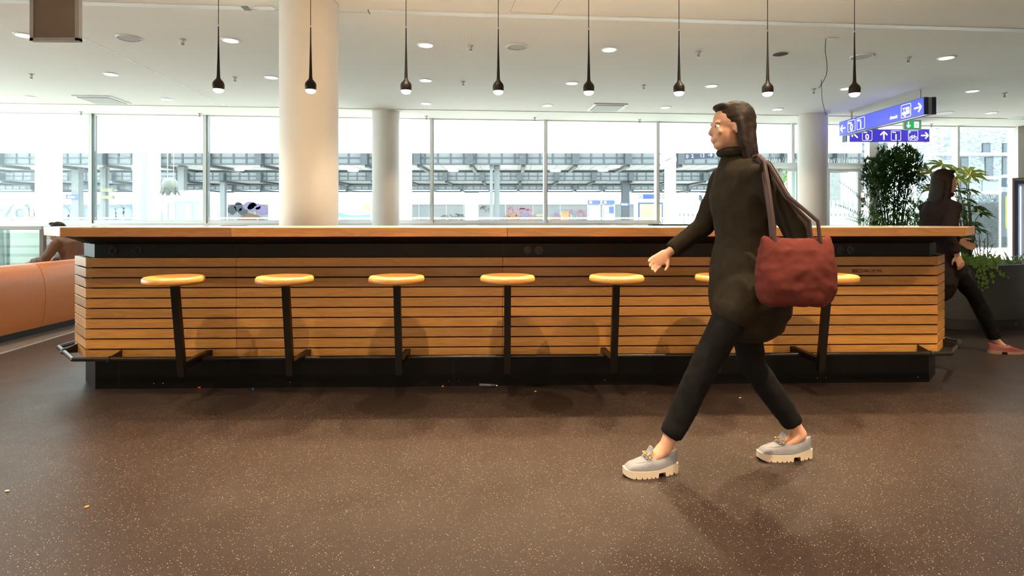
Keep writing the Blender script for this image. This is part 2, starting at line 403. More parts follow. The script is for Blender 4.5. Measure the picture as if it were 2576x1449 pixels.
a_door1 = pxa(2192); zt0 = HC+(HY-425)*12.1/F; zt1 = HC+(HY-411)*12.1/F
window(9, a_door0, pxa(1990), 0.0, CZ, bars=((zt0, zt1),))
window(10, pxa(1990), a_door1, 0.0, CZ, bars=((zt0, zt1),))
window(11, a_door1, pxa(2404), 0.0, CZ, left_w=.20)
window(12, pxa(2404), pxa(2548), 0.0, CZ, left_w=.05)
wallbox('wall_back_left', -11.7, edges[0]+.01, -.08, .12, 0, CZ, M['wall'])
wallbox('wall_back_sill', edges[0], edges[-1]-.05, -.10, .12, 0, SILL, M['white'])
wallbox('wall_back_right', pxa(2548), 13.4, -.12, .12, 0, CZ, M['wall'])
# sliding doors below the transom
def door(n, a0, a1, w=.07):
    r = thing('door_%d' % n, None, None, (0,11.6,0), TH); r['kind'] = 'structure'
    f = MB(); f.box(a0, a0+w, -.22, -.16, 0.005, zt0-.01); f.box(a1-w, a1, -.22, -.16, 0.005, zt0-.01); f.box(a0, a1, -.22, -.16, zt0-.07, zt0-.01); f.box(a0, a1, -.22, -.16, .005, .1)
    f.build('door_frame', M['frame'], r)
    p = MB(); p.box(a0+w, a1-w, -.195, -.185, .1, zt0-.07); p.build('door_pane', M['glass'], r)
door(1, pxa(1915, -.2), pxa(1957, -.2)); door(2, pxa(1959, -.2), pxa(2010, -.2)); door(3, pxa(2078, -.2), pxa(2165, -.2))
# side glazing, left wall
LA = -11.6; LB0 = -10.5
lw = thing('window_13', None, None, (0,11.6,0), TH); lw['kind'] = 'structure'
f = MB()
for k in range(6): f.box(LA-.10, LA, LB0+k*2.08, LB0+k*2.08+.08, 0, CZ)
f.box(LA-.10, LA, LB0, 0, 0, .06); f.box(LA-.10, LA, LB0, 0, CZ-.05, CZ); f.build('window_frame', M['frame'], lw)
g = MB(); g.box(LA-.055, LA-.045, LB0, 0, .06, CZ-.05); g.build('window_pane', M['glass'], lw)

# ------------------------------------------------------------------ columns
def column(n, px0, px1, D, z1=CZ, dot=False):
    r = (px1-px0)/2*D/F; x = ((px0+px1)/2-HX)*D/F
    m = MB(); m.lathe([(r, 0), (r, z1)], 64); m.lathe([(r+.006, z1-.012), (r+.006, z1)], 64)
    o = m.build('column', M['column'], None, smooth=True, loc=(x, D, 0)); return o
o = column(1, 707.5, 848.5, 5.33); tag(struct(o), 'wide round white column behind the left part of the bar')
o = column(2, 937, 1004.5, 10.7); tag(struct(o), 'slim looking round column by the windows, next to the wide one')
o = column(3, 2010, 2078.5, 11.05); tag(struct(o), 'round column by the doors on the right')

# ------------------------------------------------------------------ bar counter
CR = math.atan(.0286)
counter = thing('bar_counter', 'long oak slatted bar counter with black plinth, black upper band and foot rail', 'bar counter', (.062, 3.992, 0), CR)
def octo(u, v0, v1, leg):      # u = half length of the straight front
    return [(-u, v0), (u, v0), (u+leg, v0+leg), (u+leg, v1-leg), (u, v1), (-u, v1), (-u-leg, v1-leg), (-u-leg, v0+leg)]
UL, LEG, VB = 2.99, .27, .62
pitch, sh = .0702, .0618
# cladding: ten courses, planks butt jointed
clad = MB(); joints = [-UL, (600-HX)*3.97/F-.062, (1265-HX)*3.99/F-.062, (1910-HX)*4.04/F-.062, UL]
for k in range(10):
    z1 = .903-k*pitch; z0 = z1-sh
    for i in range(4):
        a, b = joints[i]+(.0008 if i else 0), joints[i+1]-(.0008 if i < 3 else 0)
        clad.prism([(a, 0), (b, 0), (b, .026), (a, .026)], z0, z1)
    for s in (-1, 1):
        p = [(s*UL, 0), (s*(UL+LEG), LEG), (s*(UL+LEG), LEG+.03), (s*(UL-.012), .028)]
        clad.prism(p if s > 0 else p[::-1], z0, z1)
        clad.box(*( (UL+LEG-.026, UL+LEG) if s > 0 else (-UL-LEG, -UL-LEG+.026)), LEG+.001, VB-LEG+.03, z0, z1)
    clad.box(-UL, UL, VB-.026, VB, z0, z1)
cl = clad.build('slat_cladding', M['oak'], counter, bevel=.0025)
core = MB(); core.prism(octo(UL-.02, .03, VB-.03, LEG-.01), .19, .90); core.build('carcass', M['dark2'], counter)
band = MB(); band.prism(octo(UL-.045, .02, VB-.02, LEG-.03), .9035, .998)
bo = band.build('service_band', mat('charcoal band', (.006,.0055,.0055), .5, spec=.2, noise=.1), counter, bevel=.001)
for px in (302, 363, 1327, 1356, 2129, 2155):      # sockets
    u = (px-HX)*4.0/F-.062; m = MB()
    m.lathe([(.0, 0), (.018, 0), (.021, .004), (.026, .004), (.027, 0.0)], 24, M4=Matrix.Rotation(PI/2, 4, 'X'))
    m.box(-.006, .006, -.005, -.002, -.030, -.028)
    m.build('power_socket', M['dark'], bo, smooth=True, loc=(u, .019, .952))
# seams in the black band
for px in (600, 1265):
    u = (px-HX)*3.99/F-.062; m = MB(); m.box(u-.001, u+.001, .0185, .021, .904, .997); m.build('band_seam', M['dark'], bo)
# flare under the top
fl = MB(); lo = octo(UL-.045, .02, VB-.02, LEG-.03); TU, TV0, TV1, TL = 2.915, -.335, .965, .445
hi = octo(TU-.02, TV0+.10, TV1-.10, TL-.05)
fl.add([(a, b, .998) for a, b in lo]+[(a, b, 1.0575) for a, b in hi], [(i, (i+1) % 8, 8+(i+1) % 8, 8+i) for i in range(8)]+[tuple(range(8))[::-1], tuple(range(8, 16))])
fo = fl.build('underside_flare', mat('black underside panel', (.004,.0035,.003), .6, spec=.15), counter)
for s in (-1, 1):
    for t in (.12, .78):
        for q in ((0, 1), (1, 2)):
            i0, i1 = (1, 2) if s > 0 else (0, 7)
            p = Vector((*lo[i0], .998)).lerp(Vector((*hi[i0], 1.0575)), t); p2 = Vector((*lo[i1], .998)).lerp(Vector((*hi[i1], 1.0575)), t)
            m = MB(); m.ball(p.lerp(p2, .12 if q[0] == 0 else .9), .006, 8); m.build('screw', M['dark'], fo)
top = MB()
tj = [-TU, (581-HX)*3.65/F-.05, (1268-HX)*3.66/F-.05, (1940-HX)*3.7/F-.05, TU]
for i in range(4): top.prism([(tj[i]+.0004, TV0), (tj[i+1]-.0004, TV0), (tj[i+1]-.0004, TV0+.05), (tj[i]+.0004, TV0+.05)], 1.058, 1.118)
for s in (-1, 1):
    p = [(s*TU, TV0), (s*(TU+TL), TV0+TL), (s*(TU+TL), TV0+TL+.07), (s*(TU-.02), TV0+.05)]
    top.prism(p if s > 0 else p[::-1], 1.058, 1.118)
    x0, x1 = (TU+TL-.05, TU+TL) if s > 0 else (-TU-TL, -TU-TL+.05)
    top.box(x0, x1, TV0+TL, TV1-TL+.05, 1.058, 1.118)
    p = [(s*TU, TV1), (s*(TU+TL), TV1-TL), (s*(TU+TL), TV1-TL-.07), (s*(TU-.02), TV1-.05)]
    top.prism(p if s < 0 else p[::-1], 1.058, 1.118)
top.box(-TU, TU, TV1-.05, TV1, 1.058, 1.118)
ct = top.build('countertop_edge', M['oak_edge'], counter, bevel=.004)
m = MB(); m.prism(octo(TU-.018, TV0+.045, TV1-.045, TL-.018), 1.062, 1.1185); m.build('countertop', M['topgrey'], counter)
# plinth
pl = MB(); PU, PL_ = UL-.055, .22
pp = octo(PU, .012, VB-.012, PL_)
pl.prism(pp, 0.0, .19)
po = pl.build('plinth', M['plinth'], counter, bevel=.001)
for px in (322, 1143, 2073):
    u = (px-HX)*4.02/F-.062; m = MB(); m.box(u-.001, u+.001, .0108, .013, .003, .189); m.build('plinth_seam', M['dark'], po)
for px, py in ((243, 966), (409, 964), (431, 964), (740, 963), (1130, 959), (1155, 959), (1521, 956), (1798, 952), (2063, 948), (2085, 948), (2324, 946)):
    u = (px-HX)*4.03/F-.062; m = MB(); m.ball((u, .011, .036), (.003, .002, .003), 8); m.build('plinth_screw', M['alu'], po)
# foot rail
RV, RZ, RR, RLEG = -.125, .238, .0145, .38
RU = 2.985
rail = MB()
pts = [(-RU-RLEG, RV+RLEG+.42, RZ), (-RU-RLEG, RV+RLEG, RZ), (-RU, RV, RZ), (RU, RV, RZ), (RU+RLEG, RV+RLEG, RZ), (RU+RLEG, RV+RLEG+.42, RZ)]
full = []
def mitre(pts):
    return pts
rail.tube(pts[:2], RR, 16); rail.tube(pts[1:3], RR, 16); rail.tube(pts[2:4], RR, 16); rail.tube(pts[3:5], RR, 16); rail.tube(pts[4:6], RR, 16)
for p in pts[1:5]: rail.ball(p, RR*1.0, 16)
ro = rail.build('foot_rail', M['tube'], counter, smooth=True)
def bracket(p_wall, p_rail):
    m = MB(); a = Vector(p_wall); b = Vector(p_rail); d = (b-a).normalized(); s = Vector((-d.y, d.x, 0))*.003
    prof = [(a, .035), (a, -.028), (b, -.012), (b, .012)]
    vs = [p+s+Vector((0,0,h)) for p, h in prof]+[p-s+Vector((0,0,h)) for p, h in prof]
    m.add(vs, [(0,1,2,3), (7,6,5,4), (0,4,5,1), (1,5,6,2), (2,6,7,3), (3,7,4,0)])
    rot = Vector((-d.y, d.x, 0)).to_track_quat('Z', 'Y').to_matrix().to_4x4()
    m.lathe([(RR, -.006), (RR+.006, -.006), (RR+.006, .006), (RR, .006), (RR, -.006)], 20, cap=False, c=b, M4=rot)
    m.build('rail_bracket', M['dark'], counter)
ubl = (308-HX)*3.92/F-.062; ubr = (2307-HX)*4.08/F-.062
bracket((ubl, 0, RZ), (ubl, RV, RZ)); bracket((ubr, 0, RZ), (ubr, RV, RZ))
for s in (-1, 1):
    bracket((s*(UL+.2), .2, RZ), (s*(RU+RLEG*.62), RV+RLEG*.62, RZ))
# lettering on the cladding, second course
lg = MB(); zc = .903-pitch-.031
u0 = (2138-HX)*4.085/F-.062
lg.box(u0, u0+.077, -.0008, .0, zc-.013, zc+.013)
lo_ = lg.build('printed_logo', mat('brown print', (.10,.045,.02), .6), cl)
lg = MB(); cx = u0+.056
lg.box(cx-.0015, cx+.0015, -.0014, -.0008, zc-.008, zc+.008); lg.box(cx-.010, cx+.010, -.0014, -.0008, zc-.0015, zc+.0015)
for s in (-1, 1):
    for t in (-1, 1): lg.beam((cx+s*.015, -.0011, zc), (cx+s*.008, -.0011, zc+t*.007), .0005, .0025, up=Vector((0,0,1)))
lg.build('logo_cross', M['oak'], lo_)
lg = MB(); add_text(lg, 'SBB CFF FFS', u0+.082, zc-.0095, -.0006, .0265, bold=.0006, sx=.98); lg.build('logo_lettering', mat('brown print dark', (.07,.03,.012), .6), cl)

# ------------------------------------------------------------------ bar stools
SEATZ = .82
def make_stool():
    r = thing('bar_stool', None, 'bar stool', (0,0,0))
    # local: origin on the cladding plane at floor level, -y to the room
    m = MB(); ys = -.44
    m.lathe([(0, -.012), (.05, -.012), (.10, -.009), (.135, -.003), (.152, .0), (.162, -.002), (.170, -.012), (.171, -.030), (.166, -.040), (.14, -.048), (.10, -.051), (0, -.051)][::-1], 64, c=(0, ys, SEATZ), tone=.6)
    m.build('seat', M['oak_seat'], r, smooth=True, angle=.9)
    m = MB()
    a = Vector((0, -.345, .18)); b = Vector((0, -.43, SEATZ-.052)); dx = .021
    vs = []
    for p in (a, b):
        for sy in (-.020, .020):
            for sx in (-dx, dx): vs.append((p.x+sx, p.y+sy, p.z))
    m.add(vs, [(0,1,3,2), (4,6,7,5), (0,4,5,1), (2,3,7,6), (0,2,6,4), (1,5,7,3)])
    m.build('post', M['steelpost'], r, bevel=.002)
    m = MB(); m.box(-.019, .019, -.335, .004, .226, .268); m.build('arm', M['steelpost'], r, bevel=.002)
    m = MB(); m.box(-.07, .07, -.50, -.36, SEATZ-.056, SEATZ-.0505); m.build('seat_plate', M['dark'], r)
    return r
st_px = [437.5, 717, 998, 1277, 1551, 1818, 2085]
st_lab = ['oak and black metal bar stool nearest the left end of the bar', 'oak and black bar stool in front of the wide white column',
          'oak and black bar stool between the wide column and the marker pen on the floor', 'middle oak bar stool, its black post straight upright, behind the grey marker pen',
          'oak and black bar stool just right of the middle one, next to the walking person', 'oak and black bar stool partly hidden behind the walking person', 'oak and black bar stool beside the printed logo near the right end']
proto = make_stool()
for i, px in enumerate(st_px):
    D = 3.55; t = (px-HX)/F
    # intersect with seat line v=-.44 of the counter frame
    cx, cy = .062, 3.992; c_, s_ = math.cos(CR), math.sin(CR)
    # point = c + u*(c_,s_) + v*(-s_,c_), v=-.44 ; X = t*Y
    v = -.44
    u = (t*(cy+v*c_)-cx+v*s_)/(c_-t*s_)
    o = proto if i == 0 else copy_tree(proto)
    o.location = (cx+u*c_, cy+u*s_, 0); o.rotation_euler = (0,0,CR); o['label'] = st_lab[i]; o['group'] = 'bar stools along the counter'

# ------------------------------------------------------------------ pendants
PZ = 2.024; PS = .911
def make_pendant():
    r = thing('pendant_light', None, 'pendant light', (0,0,0))
    m = MB(); m.lathe([(0.00015, 0.49425), (0.00389, 0.49335), (0.00478, 0.38870), (0.00777, 0.26910), (0.01196, 0.12558), (0.01405, 0.10764), (0.02571, 0.09269), (0.03588, 0.08073), (0.04126, 0.06578), (0.04186, 0.04784), (0.04066, 0.03588), (0.03767, 0.02542), (0.03588, 0.02452)], 32)
    m.v = [(x*PS, y*PS, z*PS) for x, y, z in m.v]; m.build('lamp_body', M['pend'], r, smooth=True, angle=1.2)
    m = MB(); m.lathe([(.0375, .026), (.036, .0175), (.030, .008), (.018, .001), (.0005, -.001)], 32); m.v = [(x*PS, y*PS, z*PS) for x, y, z in m.v]; b = m.build('lens', M['pendbulb'], r, smooth=True, angle=1.5)
    m = MB(); m.tube([(0,0,.46), (0,0,CZ-PZ)], .0026, 8); m.build('cord', M['cord'], r)
    m = MB(); m.lathe([(.04, CZ-PZ-.02), (.04, CZ-PZ)], 24); m.build('ceiling_canopy', M['pend'], r)
    return r
proto = make_pendant()
for i, px in enumerate([549.5, 781.5, 1021.5, 1253.5, 1481, 1708, 1931, 2149.5]):
    cx, cy = .062, 3.992; v = -.09; t = (px-HX)/F
    u = (t*(cy+v*c_)-cx+v*s_)/(c_-t*s_)
    o = proto if i == 0 else copy_tree(proto)
    o.location = (cx+u*c_-v*s_, cy+u*s_+v*c_, PZ)
    o['label'] = ['slim dark drop pendant light over the bar, leftmost of the eight', 'dark drop pendant light hanging in front of the wide white column', 'dark drop pendant light, first one right of the wide column',
                  'dark drop pendant light above the middle bar stool', 'dark drop pendant light, fifth of eight from the left', 'dark drop pendant light, third from the right end of the row',
                  'dark drop pendant light left of the dangling ceiling wire', 'dark drop pendant light nearest the blue signs, last of the row'][i]
    o['group'] = 'pendant lights over the bar'
    L = bpy.data.lights.new('pendant_bulb', 'SPOT'); L.energy = 44; L.color = (1, .72, .42); L.spot_size = 1.75; L.spot_blend = .7; L.shadow_soft_size = .02
    lo2 = bpy.data.objects.new('bulb', L); COL.objects.link(lo2); lo2.parent = o; lo2.location = (0,0,-.012)

# ------------------------------------------------------------------ ceiling fittings
def make_down():
    r = thing('ceiling_light', None, 'ceiling light', (0,0,0))
    m = MB(); m.lathe([(.078, -.004), (.080, -.010), (.098, -.008), (.102, .001)], 36); m.build('frame', M['white'], r, smooth=True)
    m = MB(); m.lathe([(.0005, -.003), (.079, -.005)], 36); m.build('diffuser', M['lampon'], r)
    return r
dproto = make_down(); first = [True]
def spot(r, power, blend=.6, size=2.0):
    L = bpy.data.lights.new('downlight_bulb', 'SPOT'); L.energy = power; L.color = (1, .77, .52); L.spot_size = size; L.spot_blend = blend; L.shadow_soft_size = .02
    q = bpy.data.objects.new('bulb', L); COL.objects.link(q); q.parent = r; q.location = (0,0,-.012)
rows = [(-1.54, [-8.12,-5.96,-1.63,.51,2.66,4.77,9.0], 'the ceiling row nearest the windows', 45),
        (-3.2, [-5.87,-3.70,-1.52,.64,2.78,4.94,7.03], 'the middle visible ceiling row', 45),
        (-4.89, [-5.78,-3.59,-1.40,.77,5.07], 'the nearest ceiling row in view', 60)]
spots = []
for b, aa, rl, pw in rows:
    for i, a in enumerate(aa):
        o = dproto if first[0] else copy_tree(dproto); first[0] = False
        o.location = B(a, b, CZ); o['group'] = 'round ceiling downlights'
        o['label'] = 'lit round white downlight, %s from the left in %s' % (ORD[i], rl); spots.append((o, pw*1.2, 1.5, .7))
for b, a0, pw, sz, bl in ((-6.56, -1.32, 150, 1.3, .7), (-8.23, -1.25, 140, 1.35, .5), (-9.9, -1.18, 330, 1.9, .9), (-12.2, -1.1, 230, 2.2, .8), (-15.8, -1.0, 450, 2.5, .6)):  # rows behind the camera are added fill, brightening rear wall, ceiling and slats
    for k in range(-2, 2 if b > -7 else 4):
        o = copy_tree(dproto); o.location = B(a0+2.165*k, b, CZ); o['group'] = 'downlights overhead, above the frame'; o['label'] = 'round white downlight overhead, out of view; the rows behind the camera are added'
        spots.append((o, pw, sz, bl))
for o, pw, sz, bl in spots: spot(o, pw*.9, bl, sz)

def ceil_at(px, py, z=CZ):
    D = (z-HC)*F/(HY-py); return Vector(((px-HX)*D/F, D, z))
m = MB(); 
def make_speaker():
    r = thing('ceiling_speaker', None, 'speaker', (0,0,0))
    m = MB(); m.lathe([(.118, -.004), (.120, -.012), (.128, -.010), (.131, .001)], 40); m.build('rim', M['white'], r, smooth=True)
    m = MB(); m.lathe([(.0005, -.006), (.119, -.006)], 40); m.build('grille', M['offwhite'], r)
    return r
sp = make_speaker()
for i, (px, py, lb) in enumerate(((325, 96, 'flat round white ceiling speaker left of the wide column'), (1301, 118, 'flat round white ceiling speaker in the middle of the ceiling'), (2168, 142, 'flat round white ceiling speaker behind the rightmost pendant'))):
    o = sp if i == 0 else copy_tree(sp); o.location = ceil_at(px, py); o['label'] = lb; o['group'] = 'round ceiling speakers'
def make_sprinkler():
    r = thing('sprinkler', None, 'sprinkler', (0,0,0))
    m = MB(); m.lathe([(.035, -.006), (.037, .006)], 20); m.lathe([(.013, -.03), (.016, -.004)], 14); m.build('rosette', M['offwhite'], r)
    m = MB(); m.tube([(-.012,0,-.03), (-.014,0,-.045), (-.004,0,-.06)], .003, 6); m.tube([(.012,0,-.03), (.014,0,-.045), (.004,0,-.06)], .003, 6); m.lathe([(.018, -.066), (.02, -.060)], 14); m.ball((0,0,-.045), .006, 8)
    m.build('nozzle', M['chrome'], r)
    return r
sk = make_sprinkler()
for i, (px, py, lb) in enumerate(((460, 99, 'small chrome sprinkler right of the round speaker on the left'), (1184, 115, 'small chrome sprinkler between downlight and speaker mid ceiling'), (1757, 130, 'small chrome sprinkler above the sixth and seventh pendants'),
        (2285, 145, 'small chrome sprinkler above the blue hanging signs'), (79, 186, 'small chrome sprinkler under the brown hanging box'), (591, 194, 'small chrome sprinkler beside the leftmost pendant bulb'),
        (1165, 205, 'small chrome sprinkler left of the fourth pendant bulb'), (1619, 214, 'small chrome sprinkler between the fifth and sixth pendant bulbs'), (2047, 224, 'small chrome sprinkler beside the dangling wire'),
        (2527, 234, 'small chrome sprinkler nearest the right edge of the ceiling'), (204, 281, 'tiny sprinkler at the window head, leftmost'), (502, 285, 'tiny sprinkler at the window head left of the wide column'),
        (1073, 292, 'tiny sprinkler at the window head right of the slim column'), (1345, 296, 'tiny sprinkler at the window head in the middle'), (1609, 301, 'tiny sprinkler at the window head left of the sixth pendant'),
        (1863, 306, 'tiny sprinkler at the window head over the person walking'), (2343, 312, 'tiny sprinkler at the window head right of the exit sign'))):
    o = sk if i == 0 else copy_tree(sk); o.location = ceil_at(px, py); o['label'] = lb; o['group'] = 'ceiling sprinklers'
def make_vent():
    r = thing('ceiling_vent', None, 'ceiling vent', (0,0,0), TH)
    m = MB()
    for (x0, x1, y0, y1) in ((-.3,.3,-.3,-.26), (-.3,.3,.26,.3), (-.3,-.26,-.26,.26), (.26,.3,-.26,.26)): m.box(x0, x1, y0, y1, -.02, 0)
    m.build('frame', M['white'], r); m = MB(); m.box(-.25, .25, -.25, .25, -.03, -.012); m.build('baffle', M['offwhite'], r)
    return r
vp = make_vent()
for i, (px, py, lb) in enumerate(((258, 250, 'square white air vent in the ceiling on the left'), (1527, 269, 'square white air vent in the ceiling right of the middle'))):
    o = vp if i == 0 else copy_tree(vp); o.location = ceil_at(px, py); o['label'] = lb; o['group'] = 'square ceiling vents'
m = MB(); m.lathe([(.0005, -.008), (.15, -.008), (.16, 0)], 32); o = m.build('ceiling_cover', M['white'], None, smooth=True, loc=ceil_at(2375, 284)); tag(o, 'flat round white cover on the ceiling right of the large blue sign', 'ceiling cover')
m = MB(); m.lathe([(.0005, -.008), (.15, -.008), (.16, 0)], 32); o = m.build('ceiling_cover', M['white'], None, smooth=True, loc=ceil_at(2558, 297)); tag(o, 'flat white cover on the ceiling at the right picture edge', 'ceiling cover')
m = MB(); m.box(-.085, .085, -.04, .04, -.012, 0); o = m.build('ceiling_plate', M['white'], None, bevel=.002, loc=ceil_at(666, 18)); tag(o, 'small white rectangular plate on the ceiling left of the wide column', 'ceiling plate')
# access hatch outlines
def hatch(pxpts, label):
    P = [ceil_at(*p) for p in pxpts]; m = MB()
    for i in range(len(P)-1): m.beam(P[i]-Vector((0,0,.001)), P[i+1]-Vector((0,0,.001)), .006, .002)
    o = m.build('access_hatch', M['offwhite']); tag(o, label, 'ceiling hatch')
hatch([(1300, -8), (1283, 30), (1388, 34), (1413, -4), (1300, -8)], 'faint square access hatch in the ceiling, top middle')
# open hole where a lamp is missing
m = MB(); pr = []
N = 40
pts = [( (.082+.006*math.sin(k*2.7)+.004*math.cos(k*5.1))*math.cos(2*PI*k/N), (.082+.006*math.sin(k*2.7))*math.sin(2*PI*k/N)) for k in range(N)]
m.prism(pts, -.004, -.001)
r = thing('lamp_cutout', 'ragged dark round hole in the ceiling where a lamp is missing', 'hole', ceil_at(1963, 136))
m.build('opening', mat('dark void', (.05,.03,.015), .9, noise=.7, nscale=30), r)
m = MB(); m.lathe([(.086, -.001), (.088, -.005), (.094, -.004), (.097, 0)], 40); m.build('torn_edge', M['rawsteel'], r)
# dangling wires
def wire(P, label):
    m = MB(); pts = []
    for i in range(len(P)-1):
        for k in range(6):
            t = k/6; a = P[max(i-1, 0)]; b = P[i]; c = P[i+1]; d = P[min(i+2, len(P)-1)]
            pts.append(.5*((2*b)+(c-a)*t+(2*a-5*b+4*c-d)*t*t+(3*b-a-3*c+d)*t**3))
    pts.append(P[-1]); m.tube(pts, .0035, 8); o = m.build('dangling_wire', M['cord'], None, smooth=True); tag(o, label, 'wire')
D = 6.38; wire([W(2078, 96, D), W(2076, 125, D), W(2080, 160, D), W(2078, 190, D), W(2060, 222, D)], 'thin black wire hanging from the ceiling, the upper one left of the last pendant')
D = 8.24; wire([W(2066, 200, D), W(2067, 225, D), W(2069, 255, D), W(2078, 290, D)], 'thin black wire hanging from the ceiling, the lower one above the door column')
m = MB(); m.box(-.06, .06, -.025, .025, -.006, 0); o = m.build('wire_outlet', M['white'], None, loc=ceil_at(2092, 97)); tag(o, 'small white outlet plate where the upper wire leaves the ceiling', 'outlet')

# brown hanging box, top left
D = 4.0; x0, x1 = (76-HX)*D/F, (199-HX)*D/F; zb = HC+(HY-103)*D/F
r = thing('hanging_display_box', 'brown board in a galvanised metal frame hanging from the ceiling, top left', 'hanging box', ((x0+x1)/2, D, zb))
w = (x1-x0)/2
m = MB(); m.box(-w+.025, w-.025, .0, .025, .02, .80); m.build('board', M['brown'], r)
m = MB(); m.box(-w, -w+.026, -.006, .03, 0, .80); m.box(w-.026, w, -.006, .03, 0, .80); m.box(-w, w, -.006, .03, 0, .022)
for k in range(5): m.box(-w+.05+k*.055, -w+.075+k*.055, -.009, -.006, .004, .012)
m.build('metal_frame', M['rawsteel'], r, bevel=.001)
m = MB(); m.box(-.06, .06, .026, .05, .4, CZ-zb)
m.build('hanger', M['rawsteel'], r)

# ------------------------------------------------------------------ blue signs
XS = 6.31
r = thing('direction_sign', 'long lit blue sign with arrows, platform numbers, bus symbol and Altstadt, hung at an angle', 'sign', (XS, 10.97, 2.785), -PI/2)
LN, H = 2.25, .255
m = MB(); m.box(0, LN, .015, .165, 0.006, H-.006); m.build('housing', M['alu'], r)
m = MB(); m.box(0, LN, 0, .018, 0, H); m.build('front_panel', M['blue_lit'], r)
m = MB(); m.box(0, LN, .0, .012, -.006, 0); m.box(0, LN, .0, .012, H, H+.006); m.box(0, LN, .085, .095, -.008, .0); m.build('edge_trim', M['blue_end'], r)
m = MB(); m.box(LN, LN+.012, 0, .065, -.006, H+.006); m.box(LN, LN+.012, .12, .185, -.006, H+.006); m.build('end_cap', M['blue_end'], r)
m = MB(); m.box(LN-.002, LN+.008, .065, .12, -.004, H+.004); m.build('end_strip', mat('taupe end strip', (.28,.26,.24), .5), r)
m = MB(); m.box(0, LN, .165, .18, 0, H); m.build('back_panel', M['blue_end'], r)
for x in (.25, LN-.2):
    m = MB(); m.tube([(x, .09, H), (x, .09, CZ-2.785)], .014, 12); m.build('hanging_rod', M['alu'], r)
Y = -.0015; SW = M['sign_white']
def fl(name, fn, parent, material=None):
    m = MB(); fn(m); return m.build(name, material or SW, parent)
fl('arrow', lambda m: arrow(m, .125, .125, .15, PI, Y, .026), r)
for x, t in ((.28, '0'), (.56, '1')):
    q = fl('symbol_frame', lambda m: ring_rect(m, x, x+.235, .02, .235, Y, .008, .025), r)
    fl('platform_number', lambda m: add_text(m, t, x+.1175, .045, Y, .175, 'CENTER', .004), q)
    fl('lettering', lambda m: add_text(m, 'Gleis', x+.025, .175, Y, .045, bold=.0015), q)
fl('lettering', lambda m: add_text(m, 'Altstadt', 1.47, .055, Y, .068, bold=.002, sx=.85), r)
q = fl('symbol_frame', lambda m: ring_rect(m, 1.745, 1.975, .02, .235, Y, .008, .025), r)
bx = 1.775; m = MB()
m.box(bx, bx+.17, Y-.0008, Y, .07, .115); m.box(bx+.005, bx+.16, Y-.0008, Y, .168, .180); m.box(bx+.035, bx+.045, Y-.0008, Y, .115, .168); m.box(bx+.085, bx+.13, Y-.0008, Y, .115, .168)
m.prism_y([(bx+.145, .115), (bx+.17, .115), (bx+.160, .18), (bx+.150, .18)], Y-.0008, Y)
m.lathe([(.012, 0), (.026, 0), (.026, .0012), (.012, .0012), (.012, 0)], 24, cap=False, c=(bx+.06, Y-.001, .062), M4=Matrix.Rotation(PI/2, 4, 'X'))
m.build('bus_symbol', SW, q)
fl('arrow', lambda m: arrow(m, 2.125, .125, .16, 0, Y, .026), r)

D2 = 11.75; k2 = D2/F
r = thing('direction_sign', 'darker blue sign with arrows, platforms 0 and 1 and a bicycle symbol, hung square on', 'sign', ((2138.5-HX)*k2, D2, HC+(HY-356)*k2), 0)
LN = 198.5*k2; H = 30.5*k2
m = MB(); m.box(-.05, LN, .016, .14, 0.004, H-.004); m.build('housing', M['alu'], r)
m = MB(); m.box(0, LN, 0, .018, 0, H); m.build('front_panel', M['blue_dim'], r)
m = MB(); m.box(-.012, LN+.008, 0, .016, -.006, 0); m.box(-.012, LN+.008, 0, .016, H, H+.004); m.box(LN, LN+.008, 0, .15, -.004, H+.004); m.box(-.075, -.06, .0, .15, -.004, H+.004); m.build('edge_trim', M['blue_end'], r)
m = MB(); m.box(-.058, -.012, .0, .02, 0, H); m.build('end_strip', mat('lit end strip', (.8,.85,.9), .4, emit=(.7,.85,1), estr=.8), r)
for x in (.3, LN-.3):
    m = MB(); m.tube([(x, .08, H), (x, .08, CZ-r.location.z)], .012, 12); m.build('hanging_rod', M['alu'], r)
fl('arrow', lambda m: arrow(m, .10, .135, .16, PI*.75, Y, .026), r)
for x, t in ((.25, '0'), (.845, '1')):
    q = fl('symbol_frame', lambda m: ring_rect(m, x, x+.205, .02, .228, Y, .007, .022), r)
    fl('platform_number', lambda m: add_text(m, t, x+.1025, .045, Y, .155, 'CENTER', .003), q)
    fl('lettering', lambda m: add_text(m, 'Gleis', x+.028, .180, Y, .035, bold=.001), q)
fl('arrow', lambda m: arrow(m, .697, .12, .17, PI/2, Y, .026), r)
q = fl('symbol_frame', lambda m: ring_rect(m, 1.20, 1.405, .02, .228, Y, .007, .022), r)
fl('lettering', lambda m: add_text(m, 'P', 1.222, .172, Y, .052, bold=.002), q)
m = MB()
for wx in (1.255, 1.350): m.lathe([(.026, 0), (.034, 0), (.034, .0012), (.026, .0012), (.026, 0)], 24, c=(wx, Y-.001, .075), cap=False, M4=Matrix.Rotation(PI/2, 4, 'X'))
def ln(p, q, w=.006): m.beam((p[0], Y-.0005, p[1]), (q[0], Y-.0005, q[1]), w, .001, up=Vector((0,-1,0)))
for p, t in (((1.255,.075),(1.275,.118)), ((1.275,.118),(1.33,.118)), ((1.33,.118),(1.350,.075)), ((1.275,.115),(1.30,.075)), ((1.30,.075),(1.332,.115)), ((1.255,.075),(1.30,.075)), ((1.27,.128),(1.285,.128)), ((1.33,.118),(1.326,.135)), ((1.326,.135),(1.342,.135))): ln(p, t)
m.build('bicycle_symbol', SW, q)
fl('arrow', lambda m: arrow(m, 1.54, .125, .15, 0, Y, .026), r)
